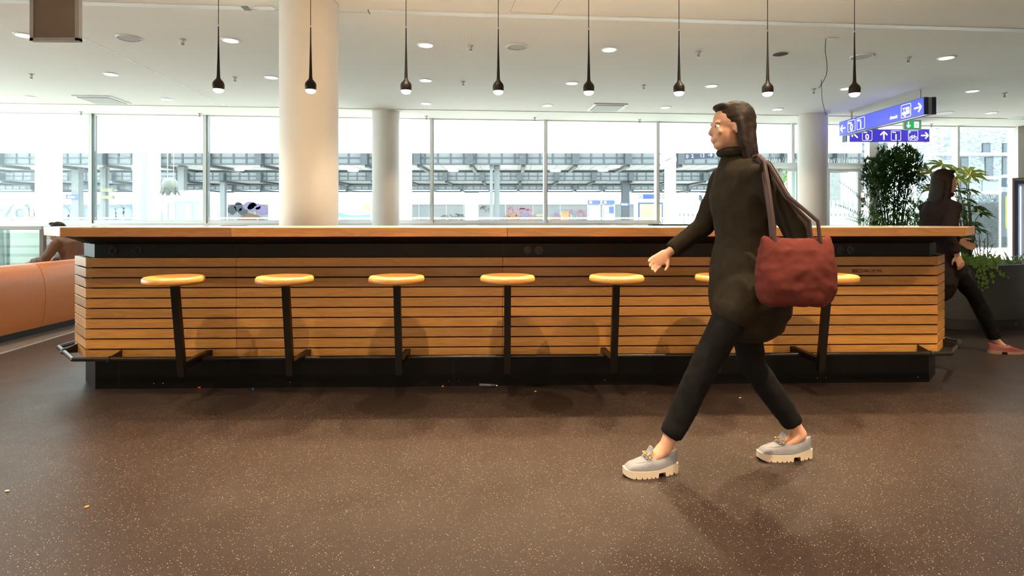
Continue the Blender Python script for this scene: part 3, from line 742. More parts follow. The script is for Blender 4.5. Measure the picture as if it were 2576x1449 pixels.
# exit sign
D3 = 10.4; k3 = D3/F
r = thing('exit_sign', 'small lit green exit sign with down arrow and running figure', 'exit sign', ((2297.5-HX)*k3, D3, HC+(HY-326)*k3), 0)
w = 21.5*k3; h = 24.5*k3
m = MB(); m.box(-w, w, .01, .06, 0, h); m.build('case', M['white'], r, bevel=.004)
g0, g1 = .02, h-.025
m = MB(); m.box(-w+.03, w-.03, .004, .012, g0, g1); m.build('sign_face', M['green_lit'], r)
m = MB(); m.prism_y([(-.095, g1-.01), (-.075, g1-.01), (-.075, .075), (-.05, .09), (-.05, .07), (-.085, .03), (-.12, .07), (-.12, .09), (-.095, .075)], .0025, .004)
m.box(.02, .105, .0025, .004, g0+.015, g1-.01); m.build('lettering', M['sign_white'], r)
m = MB()
m.ball((.068, .002, .118), (.009, .001, .009), 10)
for p, q, ww in (((.065,.105),(.058,.075),.014), ((.058,.078),(.085,.062),.008), ((.085,.062),(.100,.045),.008), ((.056,.075),(.052,.052),.009), ((.052,.052),(.032,.040),.008), ((.066,.103),(.042,.098),.006), ((.042,.098),(.034,.084),.006), ((.066,.103),(.085,.092),.006), ((.085,.092),(.094,.100),.006)):
    m.beam((p[0], .0018, p[1]), (q[0], .0018, q[1]), ww, .001, up=Vector((0,-1,0)))
m.build('running_figure', M['green_lit'], r)
m = MB(); m.tube([(0, .035, h), (0, .035, CZ-r.location.z)], .008, 8); m.build('hanging_rod', M['alu'], r)
# ------------------------------------------------------------------ outside: station platforms
def out(mb, name, m, parent=None, **k): return mb.build(name, m, parent, **k)
M['conc'] = mat('pale platform paving', (.70,.65,.58), .9, noise=.06, nscale=1.5)
M['steelblue'] = mat('blue grey steel', (.022,.028,.033), .6)
M['roofpane'] = mat('pale roof glazing', (.085,.093,.095), .6)
M['soffit'] = mat('pale plank soffit', (0.202,0.206,0.206), .7)
M['soffitline'] = mat('soffit joint', (0.059,0.063,0.067), .7)
M['wagon'] = mat('weathered wagon side', (0.126,0.134,0.143), .7, noise=.12, nscale=1.2)
M['wagonroof'] = mat('pale wagon roof', (0.260,0.265,0.277), .55, noise=.05, nscale=2)
M['blue_s'] = mat('station blue', (0.021,0.046,0.176), .5)
M['fascia'] = mat('white fascia panel', (.80,.83,.83), .6)
m = MB(); m.box(-90, 110, -60, 120, -.6, -.02); o = m.build('ground_outside', M['conc']); tag(o, kind='structure')
# white fascia of the canopy right outside
r = thing('entrance_canopy', 'white canopy fascia running along just outside the windows', 'canopy', (0, 15, 0))
m = MB(); m.box(-19, 9.2, -.05, .05, 2.93, 4.6); m.build('fascia', M['fascia'], r)
m = MB()
for px in (300, 560, 826, 1060, 1317, 1550, 1795): x = (px-HX)*15/F; m.box(x-.008, x+.008, -.053, -.05, 2.93, 4.6)
m.build('panel_joint', M['soffit'], r)
m = MB(); m.box(-19, 9.2, -.052, -.05, 3.22, 3.23); m.build('fascia_line', M['soffit'], r)
# outside columns
for px, D, w, lb in ((123, 14.2, 27, 'round white column outside, leftmost through the windows'), (1012, 14.2, 24, 'round white column outside, beside the slim indoor one'), (1880, 14.2, 24, 'round white column outside behind the walking person'), (388, 14.6, 14, 'narrow white column outside beside the hanging sculpture'), (1686, 14.4, 14, 'white column outside carrying a floodlight')):
    rr = w*D/F; m = MB(); m.lathe([(rr, -.02), (rr, 4.4)], 40); o = m.build('outdoor_column', M['column'], None, smooth=True, loc=((px-HX)*D/F, D, 0)); tag(o, lb, 'column')
m = MB(); m.box(-.30, .30, 0, .2, 0, 2.95); o = m.build('green_panel_wall', mat('pale green panel', (0.176,0.218,0.193), .7), None, loc=((362-HX)*14.9/F, 14.9, 0)); tag(o, 'pale green wall panel behind the narrow outdoor column', 'wall panel')
# platform roofs, sawtooth: plank soffit then glazed upstand
D0, PER, ZS = 31.2, 12.9, 4.2
for k in range(3):
    d = D0+k*PER
    r = thing('platform_roof', ['nearest platform roof, gridded glazing over a pale plank soffit', 'middle platform roof behind the nearest one', 'farthest platform roof, just above the train'][k], 'platform roof', (0, d, 0), 0, 'platform roofs')
    x0, x1 = -1.05*d, .66*d
    m = MB(); m.box(x0, x1, 0, 3.7, ZS, ZS+.12); sf = m.build('soffit', M['soffit'], r)
    m = MB(); n = int((x1-x0)/.72)
    for i in range(n): m.box(x0+i*.72-.012, x0+i*.72+.012, .02, 3.68, ZS-.006, ZS)
    m.build('soffit_joints', M['soffitline'], sf)
    m = MB(); m.box(x0, x1, 3.6, 3.75, ZS-.14, ZS+.1); m.box(x0, x1, -.10, .06, ZS-.03, ZS+.05); m.build('edge_beam', M['steelblue'], r)
    m = MB(); m.box(x0, x1, -.02, .02, ZS+.04, ZS+1.35); m.build('glazing', M['roofpane'], r)
    m = MB(); n = int((x1-x0)/.70)
    for i in range(n+1): m.box(x0+i*.70-.04, x0+i*.70+.04, -.06, -.02, ZS+.04, ZS+1.3)
    for z in (.36, .72, 1.1): m.box(x0, x1, -.065, -.025, ZS+z-.035, ZS+z+.035)
    m.build('glazing_bars', M['steelblue'], r)
    cnt = 0; x = -90*.0
    xs = [(1186-HX)*D0/F+j*2.86 for j in range(-16, 14)]
    for x in xs:
        if x0 < x < x1:
            m = MB(); m.box(x-.10, x+.10, -.10, 3.7, ZS-.16, ZS-.0); m.box(x-.24, x+.12, -.50, -.07, ZS-.02, ZS+1.3)
            m.build('truss', M['steelblue'], r)
M['outlamp'] = mat('lit platform lamp', (1,1,1), .5, emit=(1,.93,.85), estr=2.2)
lm = MB(); lm.lathe([(.0005, -.10), (.30, -.09), (.34, 0)], 14); l0 = lm.build('platform_lamp', M['outlamp']); used = False
for px, py in ((620, 421), (870, 420), (888, 428), (1137, 420), (1140, 428), (1273, 418), (1397, 429), (1546, 418), (1517, 430), (600, 426), (77, 423), (340, 424), (205, 426), (1660, 421)):
    D = (ZS-.02-HC)*F/(HY-py)
    if D > 34.8: D = 34.4
    o = l0 if not used else l0.copy()
    if used: COL.objects.link(o)
    used = True
    o.location = ((px-HX)*D/F, D, ZS-.005); tag(o, 'small round lit lamp under the nearest platform roof', 'lamp', 'lamps under the platform roofs')
M['post'] = mat('roof post grey', (.035,.04,.043), .5)
# posts on the platforms
for px, D, w, zt, lb in ((1236, 31.5, .16, 4.2, 'pair post of the platform roof, thin, left of its twin'), (1250, 31.9, .30, 4.2, 'thick steel post of the platform roof in the middle pane'), (263, 33, .30, 4.2, 'dark steel roof post on the platform seen through the left window'), (459, 32, .34, 4.2, 'grey roof post on the platform just right of the hanging sculpture'), (562, 44.5, .36, 4.2, 'grey roof post on the platform left of the poster'), (1573, 44.6, .55, 4.2, 'thick dark roof post carrying the small station name sign'), (195, 33, .40, 4.2, 'pale grey roof post on the platform behind the leftmost outdoor column')):
    m = MB(); m.box(-w/2, w/2, -w/2, w/2, 0, zt); m.box(-w*.62, w*.62, -w*.62, w*.62, zt-.18, zt-.02)
    o = m.build('roof_post', mat('roof post grey', (0.092,0.101,0.105), .5) if px < 1500 else M['steelblue'], None, loc=((px-HX)*D/F, D, -.02)); tag(o, lb, 'post')
# train: wagons with curved roofs
def wagon(x0, x1, D, label, top=3.66, belt=2.55):
    r = thing('rail_wagon', label, 'train wagon', ((x0+x1)/2, D, 0), 0, 'train wagons on the far track'); h = (x1-x0)/2-.25
    m = MB(); m.box(-h, h, 0, 2.8, .55, belt); b = m.build('side', M['wagon'], r)
    m = MB(); n = 10; pr = [(0, belt)]+[(1.4-1.4*math.cos(PI/2*k/n), belt+(top-belt)*math.sin(PI/2*k/n)) for k in range(1, n+1)]+[(2.8, belt)]
    vs = [(-h, p[0], p[1]) for p in pr]+[(h, p[0], p[1]) for p in pr]; N_ = len(pr)
    m.add(vs, [tuple(range(N_)), tuple(range(N_, 2*N_))[::-1]]+[(i, (i+1) % N_, N_+(i+1) % N_, N_+i) for i in range(N_)]); m.build('roof', M['wagonroof'], r, smooth=True)
    m = MB(); k = -h
    while k < h: m.box(k-.03, k+.03, -.03, 0, .6, belt); k += 2.4
    m.box(-h, h, -.05, 0, belt-.05, belt+.03); m.box(-h, h, -.04, 0, .55, .65); m.build('side_ribs', M['wagonroof'], r)
    m = MB()
    for x in (-h+2, -h+4, h-4, h-2): m.lathe([(.0, 0), (.45, 0), (.45, .1), (0, .1)], 20, c=(x, .3, .45), M4=Matrix.Rotation(PI/2, 4, 'X'))
    m.build('wheels', M['steelblue'], r)
    return r
DT = 50.0; kt = DT/F
w1 = wagon((-60-HX)*kt, (516-HX)*kt, DT, 'wagon with large pale blue graffiti letters at the far left')
w2 = wagon((566-HX)*kt, (1172-HX)*kt, DT, 'grey wagon with scribbled tags seen around the slim column')
w3 = wagon((1196-HX)*kt, (1602-HX)*kt, DT, 'wagon with pink and orange graffiti in the middle of the windows')
G = {k: mat('graffiti '+k, tuple(v*.28 for v in c), .8) for k, c in (('pale', (.62,.74,.86)), ('blue', (.30,.48,.70)), ('orange', (.75,.28,.12)), ('pink', (.72,.25,.38)), ('violet', (.40,.30,.60)), ('black', (.09,.11,.14)), ('yellow', (.75,.68,.35)), ('brown', (.35,.16,.09)))}
def paint(par, mb, key, name='graffiti'): return mb.build(name, G[key], par)
def gx(px, par): return (px-HX)*kt-par.location.x
def gz(py): return HC+(HY-py)*kt
m = MB(); add_text(m, 'ZOM', gx(-8, w1), gz(556), -.06, 2.0, bold=.10, sx=.98); paint(w1, m, 'pale')
m = MB(); add_text(m, 'ZOM', gx(-8, w1), gz(556), -.035, 2.0, bold=.19, sx=.98); paint(w1, m, 'blue')
def blob(mb, cx, cz, rx, rz, y, n=18, seed=0):
    rnd = random.Random(seed); pts = [(cx+rx*math.cos(2*PI*k/n)*rnd.uniform(.75, 1.1), cz+rz*math.sin(2*PI*k/n)*rnd.uniform(.75, 1.1)) for k in range(n)]
    mb.prism_y(pts, y, y+.008)
m = MB()
for i, px in enumerate((160, 185, 225, 252, 280, 300, 322)): blob(m, gx(px, w1), gz(538), .62, .75, -.05, seed=i)
paint(w1, m, 'blue')
m = MB()
for i, px in enumerate((163, 188, 228, 254, 283, 303, 322)): blob(m, gx(px, w1), gz(537), .42, .5, -.06, seed=i+20)
paint(w1, m, 'pale')
m = MB()
for i, (px, py) in enumerate(((585, 528), (600, 520), (612, 532))): blob(m, gx(px, w2), gz(py), .42, .42, -.05, seed=i+40)
paint(w2, m, 'black')
m = MB(); 
for i, (px, py) in enumerate(((640, 520), (660, 528), (628, 517))): blob(m, gx(px, w2), gz(py), .6, .38, -.055, seed=i+50)
paint(w2, m, 'violet')
m = MB(); m.prism_y([(gx(600, w2), gz(548)), (gx(625, w2), gz(536)), (gx(650, w2), gz(542)), (gx(670, w2), gz(556)), (gx(600, w2), gz(556))], -.06, -.05); paint(w2, m, 'brown')
m = MB()
rnd = random.Random(5)
def squig(mb, par, px, py, n, s, wd=.035):
    x, z = gx(px, par), gz(py); p = Vector((x, -.05, z)); pts = [p]
    for i in range(n): pts.append(Vector((x+rnd.uniform(-s, s)*1.4+i*s*.4, -.05, z+rnd.uniform(-s, s)))) 
    for a, b in zip(pts, pts[1:]): mb.beam(a, b, .01, wd, up=Vector((0,0,1)) if abs((b-a).normalized().z) < .9 else Vector((1,0,0)))
for px, py in ((1108, 548), (1118, 548), (1140, 545), (1147, 552), (1155, 540), (1160, 550)): squig(m, w2, px, py, 6, .25)
paint(w2, m, 'black')
m = MB()
for px, py in ((1208, 525), (1217, 527)): squig(m, w3, px, py, 7, .25)
paint(w3, m, 'black')
m = MB()
def bars(mb, par, L, th, y=-.05):
    for a, b in L: mb.beam((gx(a[0], par), y, gz(a[1])), (gx(b[0], par), y, gz(b[1])), .01, th, up=Vector((0,1,0)).cross(Vector((b[0]-a[0], 0, a[1]-b[1])).normalized()))
bars(m, w3, (((1277,533),(1279,524)), ((1279,524),(1285,521)), ((1285,521),(1291,526)), ((1291,526),(1292,534)), ((1299,524),(1322,524)), ((1310,524),(1310,536)), ((1313,526),(1340,527)), ((1328,527),(1328,536)), ((1415,534),(1440,531)), ((1448,536),(1456,530)), ((1456,530),(1464,530)), ((1464,530),(1471,540)), ((1471,540),(1468,554)), ((1468,554),(1459,560)), ((1455,540),(1460,548))), .16); paint(w3, m, 'pink')
m = MB()
bars(m, w3, (((1268,558),(1278,542)), ((1278,542),(1300,540)), ((1300,540),(1308,550)), ((1308,550),(1285,552)), ((1330,556),(1345,543)), ((1385,557),(1400,545)), ((1400,545),(1408,558))), .30); paint(w3, m, 'orange')
m = MB()
bars(m, w3, (((1268,545),(1272,560)), ((1310,540),(1330,541)), ((1332,541),(1338,550)), ((1318,552),(1326,560)), ((1395,538),(1415,550)), ((1432,538),(1438,548)), ((1438,540),(1452,558))), .28, -.045); paint(w3, m, 'violet')
m = MB()
bars(m, w3, (((1290,548),(1302,546)), ((1345,548),(1362,545)), ((1362,545),(1366,552)), ((1426,538),(1440,538)), ((1440,538),(1452,560)), ((1272,562),(1290,558)), ((1430,560),(1426,545))), .14, -.062); paint(w3, m, 'blue')
m = MB(); bars(m, w3, (((1437,540),(1437,552)), ((1445,548),(1448,560)), ((1348,541),(1366,541))), .22, -.064); paint(w3, m, 'yellow')
# poster board
D = 30; kd = D/F
def board(name, px0, py0, px1, py1, D, label, cat, fc, rim=M['fascia'], legs=True):
    k = D/F; r = thing(name, label, cat, ((px0-HX)*k, D, 0)); W_ = (px1-px0)*k; z0 = HC+(HY-py1)*k; z1 = HC+(HY-py0)*k
    m = MB(); m.box(0, W_, 0, .12, z0, z1); m.build('frame', rim, r)
    m = MB(); m.box(W_*.05, W_*.95, -.01, 0, z0+.05, z1-.05); m.build('board_face', fc, r)
    if legs: m = MB(); m.box(.02, .09, .02, .09, -.02, z0); m.build('leg', rim, r); m = MB(); m.box(W_-.09, W_-.02, .02, .09, -.02, z0); m.build('leg', rim, r)
    return r, W_, z0, z1
r, W_, z0, z1 = board('advert_poster', 846, 511, 936, 552, 24, 'wide poster with a blonde person in greenery and blue wave, between the two indoor columns', 'poster', mat('pale mint poster', (0.260,0.336,0.344), .6))
m = MB(); m.box(W_*.36, W_*.95, -.016, -.01, z0+.2, z1-.05); m.build('greenery_picture', mat('poster green', (0.231,0.277,0.139), .7, noise=.4, nscale=6), r)
m = MB(); m.box(W_*.80, W_*.95, -.018, -.016, z1-.35, z1-.05); m.build('orange_corner', mat('poster orange', (0.357,0.210,0.076), .7), r)
m = MB(); m.prism_y([(W_*.05, z0+.05), (W_*.95, z0+.05), (W_*.95, z0+.2), (W_*.55, z0+.16), (W_*.3, z0+.2), (W_*.05, z0+.30)], -.020, -.016); m.build('blue_wave', mat('poster blue', (0.067,0.202,0.260), .7), r)
m = MB(); m.ball((W_*.52, -.02, z0+.50), (.085, .006, .11), 14); m.prism_y([(W_*.40, z0+.17), (W_*.44, z0+.34), (W_*.52, z0+.38), (W_*.60, z0+.30), (W_*.62, z0+.17)], -.022, -.018); m.build('printed_portrait', mat('poster skin', (0.357,0.277,0.218), .7), r)
m = MB(); m.ball((W_*.82, -.022, z0+.32), (.13, .004, .13), 20); m.build('white_disc', M['fascia'], r)
r, W_, z0, z1 = board('info_poster', 675, 501, 712, 556, 24, 'pale turquoise poster board left of the wide indoor column', 'poster', mat('turquoise poster', (0.252,0.336,0.353), .6))
# info boards
for px0, px1, fc, lb in ((1479, 1510, 'w', 'blue topped timetable board, left of two, white sheet inside'), (1516, 1546, 'b', 'blue topped timetable board, right of two, part blue sheet inside')):
    r, W_, z0, z1 = board('timetable_board', px0, 517, px1, 559, 30, lb, 'information board', M['blue_s'], rim=M['fascia'])
    m = MB(); m.box(W_*.10, W_*.90, -.02, -.01, z0+.08, z1-.06); m.build('sheet', M['fascia'], r)
    if fc == 'b': m = MB(); m.box(W_*.52, W_*.90, -.026, -.02, z0+.46, z1-.06); m.build('blue_sheet', M['blue_s'], r)
    k = 30/F; za, zb_ = HC+(HY-514)*k, HC+(HY-504)*k
    m = MB(); m.box(0, W_, 0, .1, za, zb_); m.build('header', M['blue_s'], r)
    m = MB(); m.lathe([(.0, 0), (.07, 0), (.07, .006), (0, .006)], 20, c=(.14, -.002, (za+zb_)/2), M4=Matrix.Rotation(PI/2, 4, 'X')); m.build('info_disc', M['fascia'], r)
    m = MB(); add_text(m, 'i', .14, (za+zb_)/2-.045, -.012, .13, 'CENTER', .006); m.build('lettering', M['blue_s'], r)
    m = MB(); m.box(.02, .06, .02, .08, z1, za); m.box(W_-.06, W_-.02, .02, .08, z1, za); m.build('upright', M['fascia'], r)
r, W_, z0, z1 = board('timetable_case', 1605, 509, 1668, 560, 20, 'large yellow departure timetable in a blue case beside the white outdoor column', 'information board', M['blue_s'], rim=M['blue_s'])
m = MB(); m.box(W_*.06, W_*.94, -.02, -.01, z0+.03, z1-.06); m.build('yellow_sheet', mat('yellow timetable', (0.361,0.294,0.126), .7), r)
k = 20/F; za, zb_ = HC+(HY-500.5)*k, HC+(HY-488)*k
m = MB(); m.box(0, W_+.25, 0, .12, za, zb_); m.build('header', M['blue_s'], r)
m = MB(); 
for x in (.09, .83): m.lathe([(.0, 0), (.065, 0), (.065, .006), (0, .006)], 20, c=(x, -.002, (za+zb_)/2), M4=Matrix.Rotation(PI/2, 4, 'X')); ring_rect(m, x-.085, x+.085, za+.005, zb_-.005, -.004, .008, .02)
m.lathe([(.02, 0), (.035, 0), (.035, .006), (.02, .006)], 16, c=(.95, -.002, (za+zb_)/2), M4=Matrix.Rotation(PI/2, 4, 'X'))
m.build('header_symbols', M['fascia'], r)
m = MB(); add_text(m, 'i', .09, (za+zb_)/2-.045, -.012, .13, 'CENTER', .006); add_text(m, 'i', .83, (za+zb_)/2-.045, -.012, .13, 'CENTER', .006); m.build('lettering', M['blue_s'], r)
m = MB(); m.box(-.03, .0, 0, .1, -.02, zb_+.02); m.box(W_, W_+.04, 0, .1, -.02, zb_+.02); m.build('upright', M['fascia'], r)
k = 30/F; r = thing('station_name_sign', 'small blue station name sign Aarau on the thick roof post', 'sign', ((1561-HX)*k, 30, HC+(HY-517.5)*k))
m = MB(); m.box(0, 23*k, 0, .06, 0, 7.5*k); m.build('plate', M['blue_s'], r)
m = MB(); add_text(m, 'Aarau', .04, .035, -.004, .135, bold=.004); m.build('lettering', M['fascia'], r)
m = MB(); m.beam((.25, .06, .08), (.25, .5, .08), .04, .04); m.build('sign_arm', M['steelblue'], r)
k = 33/F; r = thing('station_name_sign', 'pale blue station name sign on the platform post behind the leftmost outdoor column', 'sign', ((176-HX)*k, 32.7, HC+(HY-501)*k))
m = MB(); m.box(0, 32*k, 0, .06, 0, 11*k); m.build('plate', M['blue_s'], r)
m = MB(); add_text(m, 'Aarau', .10, .07, -.004, .17, bold=.006); m.build('lettering', M['fascia'], r)
m = MB(); m.beam((.44, .06, .1), (.44, .2, .1), .04, .04); m.build('sign_arm', M['steelblue'], r)
for py, lb in ((479, 'upper yellowish display box on the dark platform post at left'), (497, 'lower greyish display box on the dark platform post at left')):
    m = MB(); m.box(-.05, .62, -.12, .12, -.10, .10); m.box(.0, .60, -.125, -.12, -.08, .08); o = m.build('platform_display', mat('yellow grey display', (.13,.12,.06), .5), None, loc=((268-HX)*33/F, 32.7, HC+(HY-py)*33/F)); tag(o, lb, 'display')
# bins and orange machine
for px, w, h0, D, lb in ((1422, 9, 533, 20, 'orange box standing on the platform in front of the graffiti'), (79, 8, 545, 20, 'small orange bin outside the leftmost window')):
    k = D/F; m = MB(); m.box(-w*k, w*k, 0, .3, -.02, HC+(HY-h0)*k); m.box(-w*k*1.05, w*k*1.05, -.02, .32, HC+(HY-h0)*k, HC+(HY-h0)*k+.02); o = m.build('orange_box', mat('orange enamel', (0.336,0.101,0.029), .5), None, bevel=.01, loc=((px-HX)*k, D, 0)); tag(o, lb, 'box')
# platform railing
r = thing('platform_railing', 'low white railing with short uprights along the platform edge', 'railing', (0, 19, 0))
m = MB(); m.box(-19, 6, -.02, .02, 1.20, 1.245); m.build('top_rail', M['fascia'], r)
m = MB()
x = -19
while x < 6: m.box(x-.02, x+.02, -.02, .02, -.02, 1.2); x += .75
m.build('balusters', mat('grey baluster', (0.147,0.151,0.151), .6), r)
# kiosk behind the hanging sculpture
r = thing('snack_kiosk', 'lit white kiosk with posters below the hanging sculpture', 'kiosk', ((405-HX)*16.5/F, 16.5, 0)); k = 16.5/F
m = MB(); m.box(0, 98*k, 0, 1, -.02, HC+(HY-505)*k); m.build('body', mat('mint kiosk', (0.244,0.311,0.302), .6), r)
m = MB(); m.box(-.05, 100*k, -.15, 1.05, HC+(HY-504)*k, HC+(HY-480)*k); m.build('light_box', mat('warm lit fascia', (.9,.9,.85), .5, emit=(1,.95,.86), estr=.8), r)
m = MB()
for x0, x1 in ((5, 18), (21, 36), (62, 78)): m.box(x0*k, x1*k, -.02, 0, .75, HC+(HY-512)*k)
m.build('poster_panel', mat('pale poster', (0.302,0.344,0.336), .6, noise=.25, nscale=12), r)
m = MB(); m.box(-18*k, -3*k, -.3, 0, -.02, 1.45); m.build('pink_panel', mat('pale pink panel', (0.328,0.231,0.252), .6), r)
# hanging sculpture
D = 13.2; k = D/F
r = thing('hanging_sculpture', 'pale round hanging ornament with dark leaf shaped petals outside the window', 'ornament', ((427-HX)*k, D, HC+(HY-470)*k))
m = MB(); m.ball((0, 0, .06), (.17, .16, .16), 20); m.build('ball', mat('mottled pale ball', (.11,.11,.09), .6, noise=.3, nscale=14), r, smooth=True)
m = MB(); rnd = random.Random(3)
for i in range(9):
    a = 2*PI*i/9; c = Vector((math.cos(a)*.14, math.sin(a)*.12, -.02)); d = Vector((math.cos(a)*.6, math.sin(a)*.4, -1.3)).normalized(); L_ = rnd.uniform(.16, .24)
    s = Vector((-math.sin(a), math.cos(a), 0))*.055; nn = d.cross(s).normalized()*.008
    pts = [c-s*.3, c+d*L_*.4-s, c+d*L_, c+d*L_*.4+s, c+s*.3]
    m.add([p+nn for p in pts]+[p-nn for p in pts], [(0,1,2,3,4), (9,8,7,6,5)]+[(j, (j+1) % 5, 5+(j+1) % 5, 5+j) for j in range(5)])
m.build('petals', mat('dark olive petals', (.022,.026,.018), .6), r)
m = MB(); m.tube([(-.05,0,.2), (-.055,0,2.2)], .006, 6); m.tube([(.09,0,.18), (.10,0,2.2)], .006, 6); m.build('suspension_cords', M['offwhite'], r)
# floodlight on the white column
D = 14.05; k = D/F
r = thing('floodlight', 'grey floodlight fixed to the white outdoor column', 'floodlight', ((1680-HX)*k, D, HC+(HY-400)*k))
m = MB(); m.lathe([(.0, -.09), (.07, -.09), (.075, .06), (.05, .10), (0, .10)], 18, M4=Matrix.Rotation(1.1, 4, 'Y') @ Matrix.Rotation(.3, 4, 'X')); m.build('lamp_head', M['alu'], r, smooth=True)
m = MB(); m.beam((0,0,0), (.08,.1,.10), .03, .03); m.beam((.08,.1,.08), (.08,.1,.18), .03, .03); m.build('mount', M['alu'], r)
m = MB(); m.lathe([(.0, 0), (.22, 0), (.22, .03), (0, .03)], 30, c=(.03, .14, .0), M4=Matrix.Rotation(PI/2, 4, 'X')); m.build('reflector_disc', M['fascia'], r)
# right hand outside: signboard, vans, fence, building
D = 15.5; k = D/F
r = thing('outdoor_direction_sign', 'dark blue overhead sign outside with the numbers 2 and 13 and an arrow', 'sign', ((1722-HX)*k, D, HC+(HY-402)*k), -.5)
m = MB(); m.box(0, .78, 0, .08, 0, .19); m.build('plate', mat('navy plate', (0.025,0.034,0.067), .5), r)
m = MB(); add_text(m, '2', .18, .045, -.004, .13); add_text(m, '13', .40, .045, -.004, .13); arrow(m, .67, .095, .11, 0, -.004, .018); add_text(m, '0', .04, .045, -.004, .13)
m.build('lettering', M['fascia'], r)
m = MB(); m.box(.38, .40, .03, .05, .19, 1.4); m.build('hanger', M['steelblue'], r)
D = 21; k = D/F
r = thing('slatted_fence', 'tall pale picket fence outside behind the doors', 'fence', ((1690-HX)*k, D, 0))
m = MB(); x = 0
while x < 9.3: m.box(x, x+.10, 0, .03, -.02, 1.88); x += .16
m.build('pickets', mat('pale picket', (0.260,0.269,0.269), .7), r); m = MB(); m.box(0, 9.3, .03, .08, 1.3, 1.4); m.box(0, 9.3, .03, .08, .3, .4); m.build('fence_rail', mat('fence rail grey', (0.168,0.176,0.176), .7), r)
for i, (px0, px1, lb) in enumerate(((1728, 1778, 'white van parked outside behind the fence, left one'), (1808, 1860, 'white van parked outside behind the fence, right one'))):
    D = 26; k = D/F; r = thing('parked_van', lb, 'van', ((px0-HX)*k, D, 0)); w = (px1-px0)*k; zt = HC+(HY-484)*k
    m = MB(); m.prism_y([(0, .35), (w, .35), (w, 1.5), (w*.9, 1.7), (w*.74, zt), (0.06, zt), (0, zt-.1)], 0, 1.9); m.build('body', M['fascia'], r, bevel=.04)
    m = MB(); m.prism_y([(w*.60, 1.6), (w*.88, 1.65), (w*.74, zt-.12), (w*.60, zt-.12)], -.02, 0); m.build('window', M['steelblue'], r)
    for x in (w*.2, w*.8):
        m = MB(); m.lathe([(0, 0), (.36, 0), (.36, .22), (0, .22)], 20, c=(x, .15, .34), M4=Matrix.Rotation(PI/2, 4, 'X')); m.build('wheel', M['dark'], r)
D = 34; k = D/F
r = thing('brick_building', 'pale brick building with white floor bands and wide windows outside on the right', 'building', ((2330-HX)*k, D, 0))
m = MB(); m.box(0, 14, 0, .8, -.02, 7.5); m.build('wall', brick_mat('pale blue brick', (0.105,0.130,0.155), (.30,.36,.42), (.38,.42,.46), 6), r)
m = MB()
for py in (389, 448, 486): z = HC+(HY-py)*k; m.box(-.1, 14, -.25, 0, z-.07, z+.09)
m.build('floor_band', M['fascia'], r)
m = MB()
wins = []
for px, py0, py1 in ((2405, 395, 445), (2425, 395, 445), (2487, 395, 446), (2530, 395, 445), (2405, 453, 482), (2425, 453, 482), (2480, 360, 386), (2531, 360, 386)):
    x = (px-2330)*k; z0, z1 = HC+(HY-py1)*k, HC+(HY-py0)*k
    m = MB(); m.box(x-.24, x+.24, -.04, 0, z0, z1); fr = m.build('window', M['steelblue'], r)
    m = MB(); m.box(x-.20, x+.20, -.05, -.04, z0+.05, z1-.05); m.build('pane', mat('pane grey blue', (0.067,0.084,0.109), .2), fr)
m = MB(); m.box((2470-2330)*k, (2515-2330)*k, -.06, -.01, HC+(HY-484)*k, HC+(HY-457)*k); m.build('shop_front', mat('pale mint front', (0.231,0.294,0.277), .6), r)
m = MB(); rnd = random.Random(11)
D = 24; k = D/F
for i in range(1500):
    x = rnd.uniform(-1.3, 1.3); zt = rnd.uniform(0, 2.05); y = rnd.uniform(-.3, .3)
    p = Vector((x, y, zt)); d = Vector((rnd.uniform(-1, 1), rnd.uniform(-.4,.4), rnd.uniform(-.8, 1))).normalized()*rnd.uniform(.15, .4)
    m.beam(p, p+d, .012, .012)
o = m.build('bare_hedge', mat('grey twigs', (0.067,0.076,0.080), .8), None, loc=((2492-HX)*k, D, .0)); tag(o, 'tangled bare grey hedge outside the right window', 'hedge')
m = MB(); m.box(-1.5, 1.5, .6, .8, -.02, 1.9); o = m.build('grey_screen_wall', mat('blue grey wall', (0.084,0.105,0.118), .8, noise=.2, nscale=4), None, loc=((2492-HX)*k, D+.1, 0)); tag(o, 'blue grey wall just behind the bare hedge', 'wall')
D = 13.9; k = D/F
r = thing('info_pillar', 'white framed info pillar with blue i panel and yellow timetable outside on the right', 'information pillar', ((2516-HX)*k, D, 0)); zt = HC+(HY-441)*k
m = MB(); m.tube([(0,0,-.02), (0,0,zt-.08), (.08,0,zt), (.42,0,zt), (.5,0,zt-.08), (.5,0,-.02)], .018, 10); m.build('tube_frame', M['white'], r, smooth=True)
m = MB(); m.box(.05, .46, -.02, .02, HC+(HY-470)*k, HC+(HY-447)*k); m.build('info_panel', mat('slate blue', (0.029,0.059,0.109), .5), r)
m = MB(); m.lathe([(0,0), (.075,0), (.075,.006), (0,.006)], 24, c=(.22, -.022, HC+(HY-458.5)*k), M4=Matrix.Rotation(PI/2, 4, 'X')); m.build('info_disc', M['fascia'], r)
m = MB(); add_text(m, 'i', .22, HC+(HY-458.5)*k-.05, -.032, .14, 'CENTER', .006); m.build('lettering', mat('slate blue print', (0.029,0.059,0.109), .5), r)
m = MB(); m.box(.05, .46, -.02, .02, .75, HC+(HY-482)*k); m.build('timetable_case', mat('slate case', (0.084,0.113,0.151), .5), r)
m = MB(); m.box(.10, .42, -.03, -.02, .95, HC+(HY-493)*k); m.build('yellow_sheet', mat('yellow sheet', (0.302,0.286,0.084), .6), r)
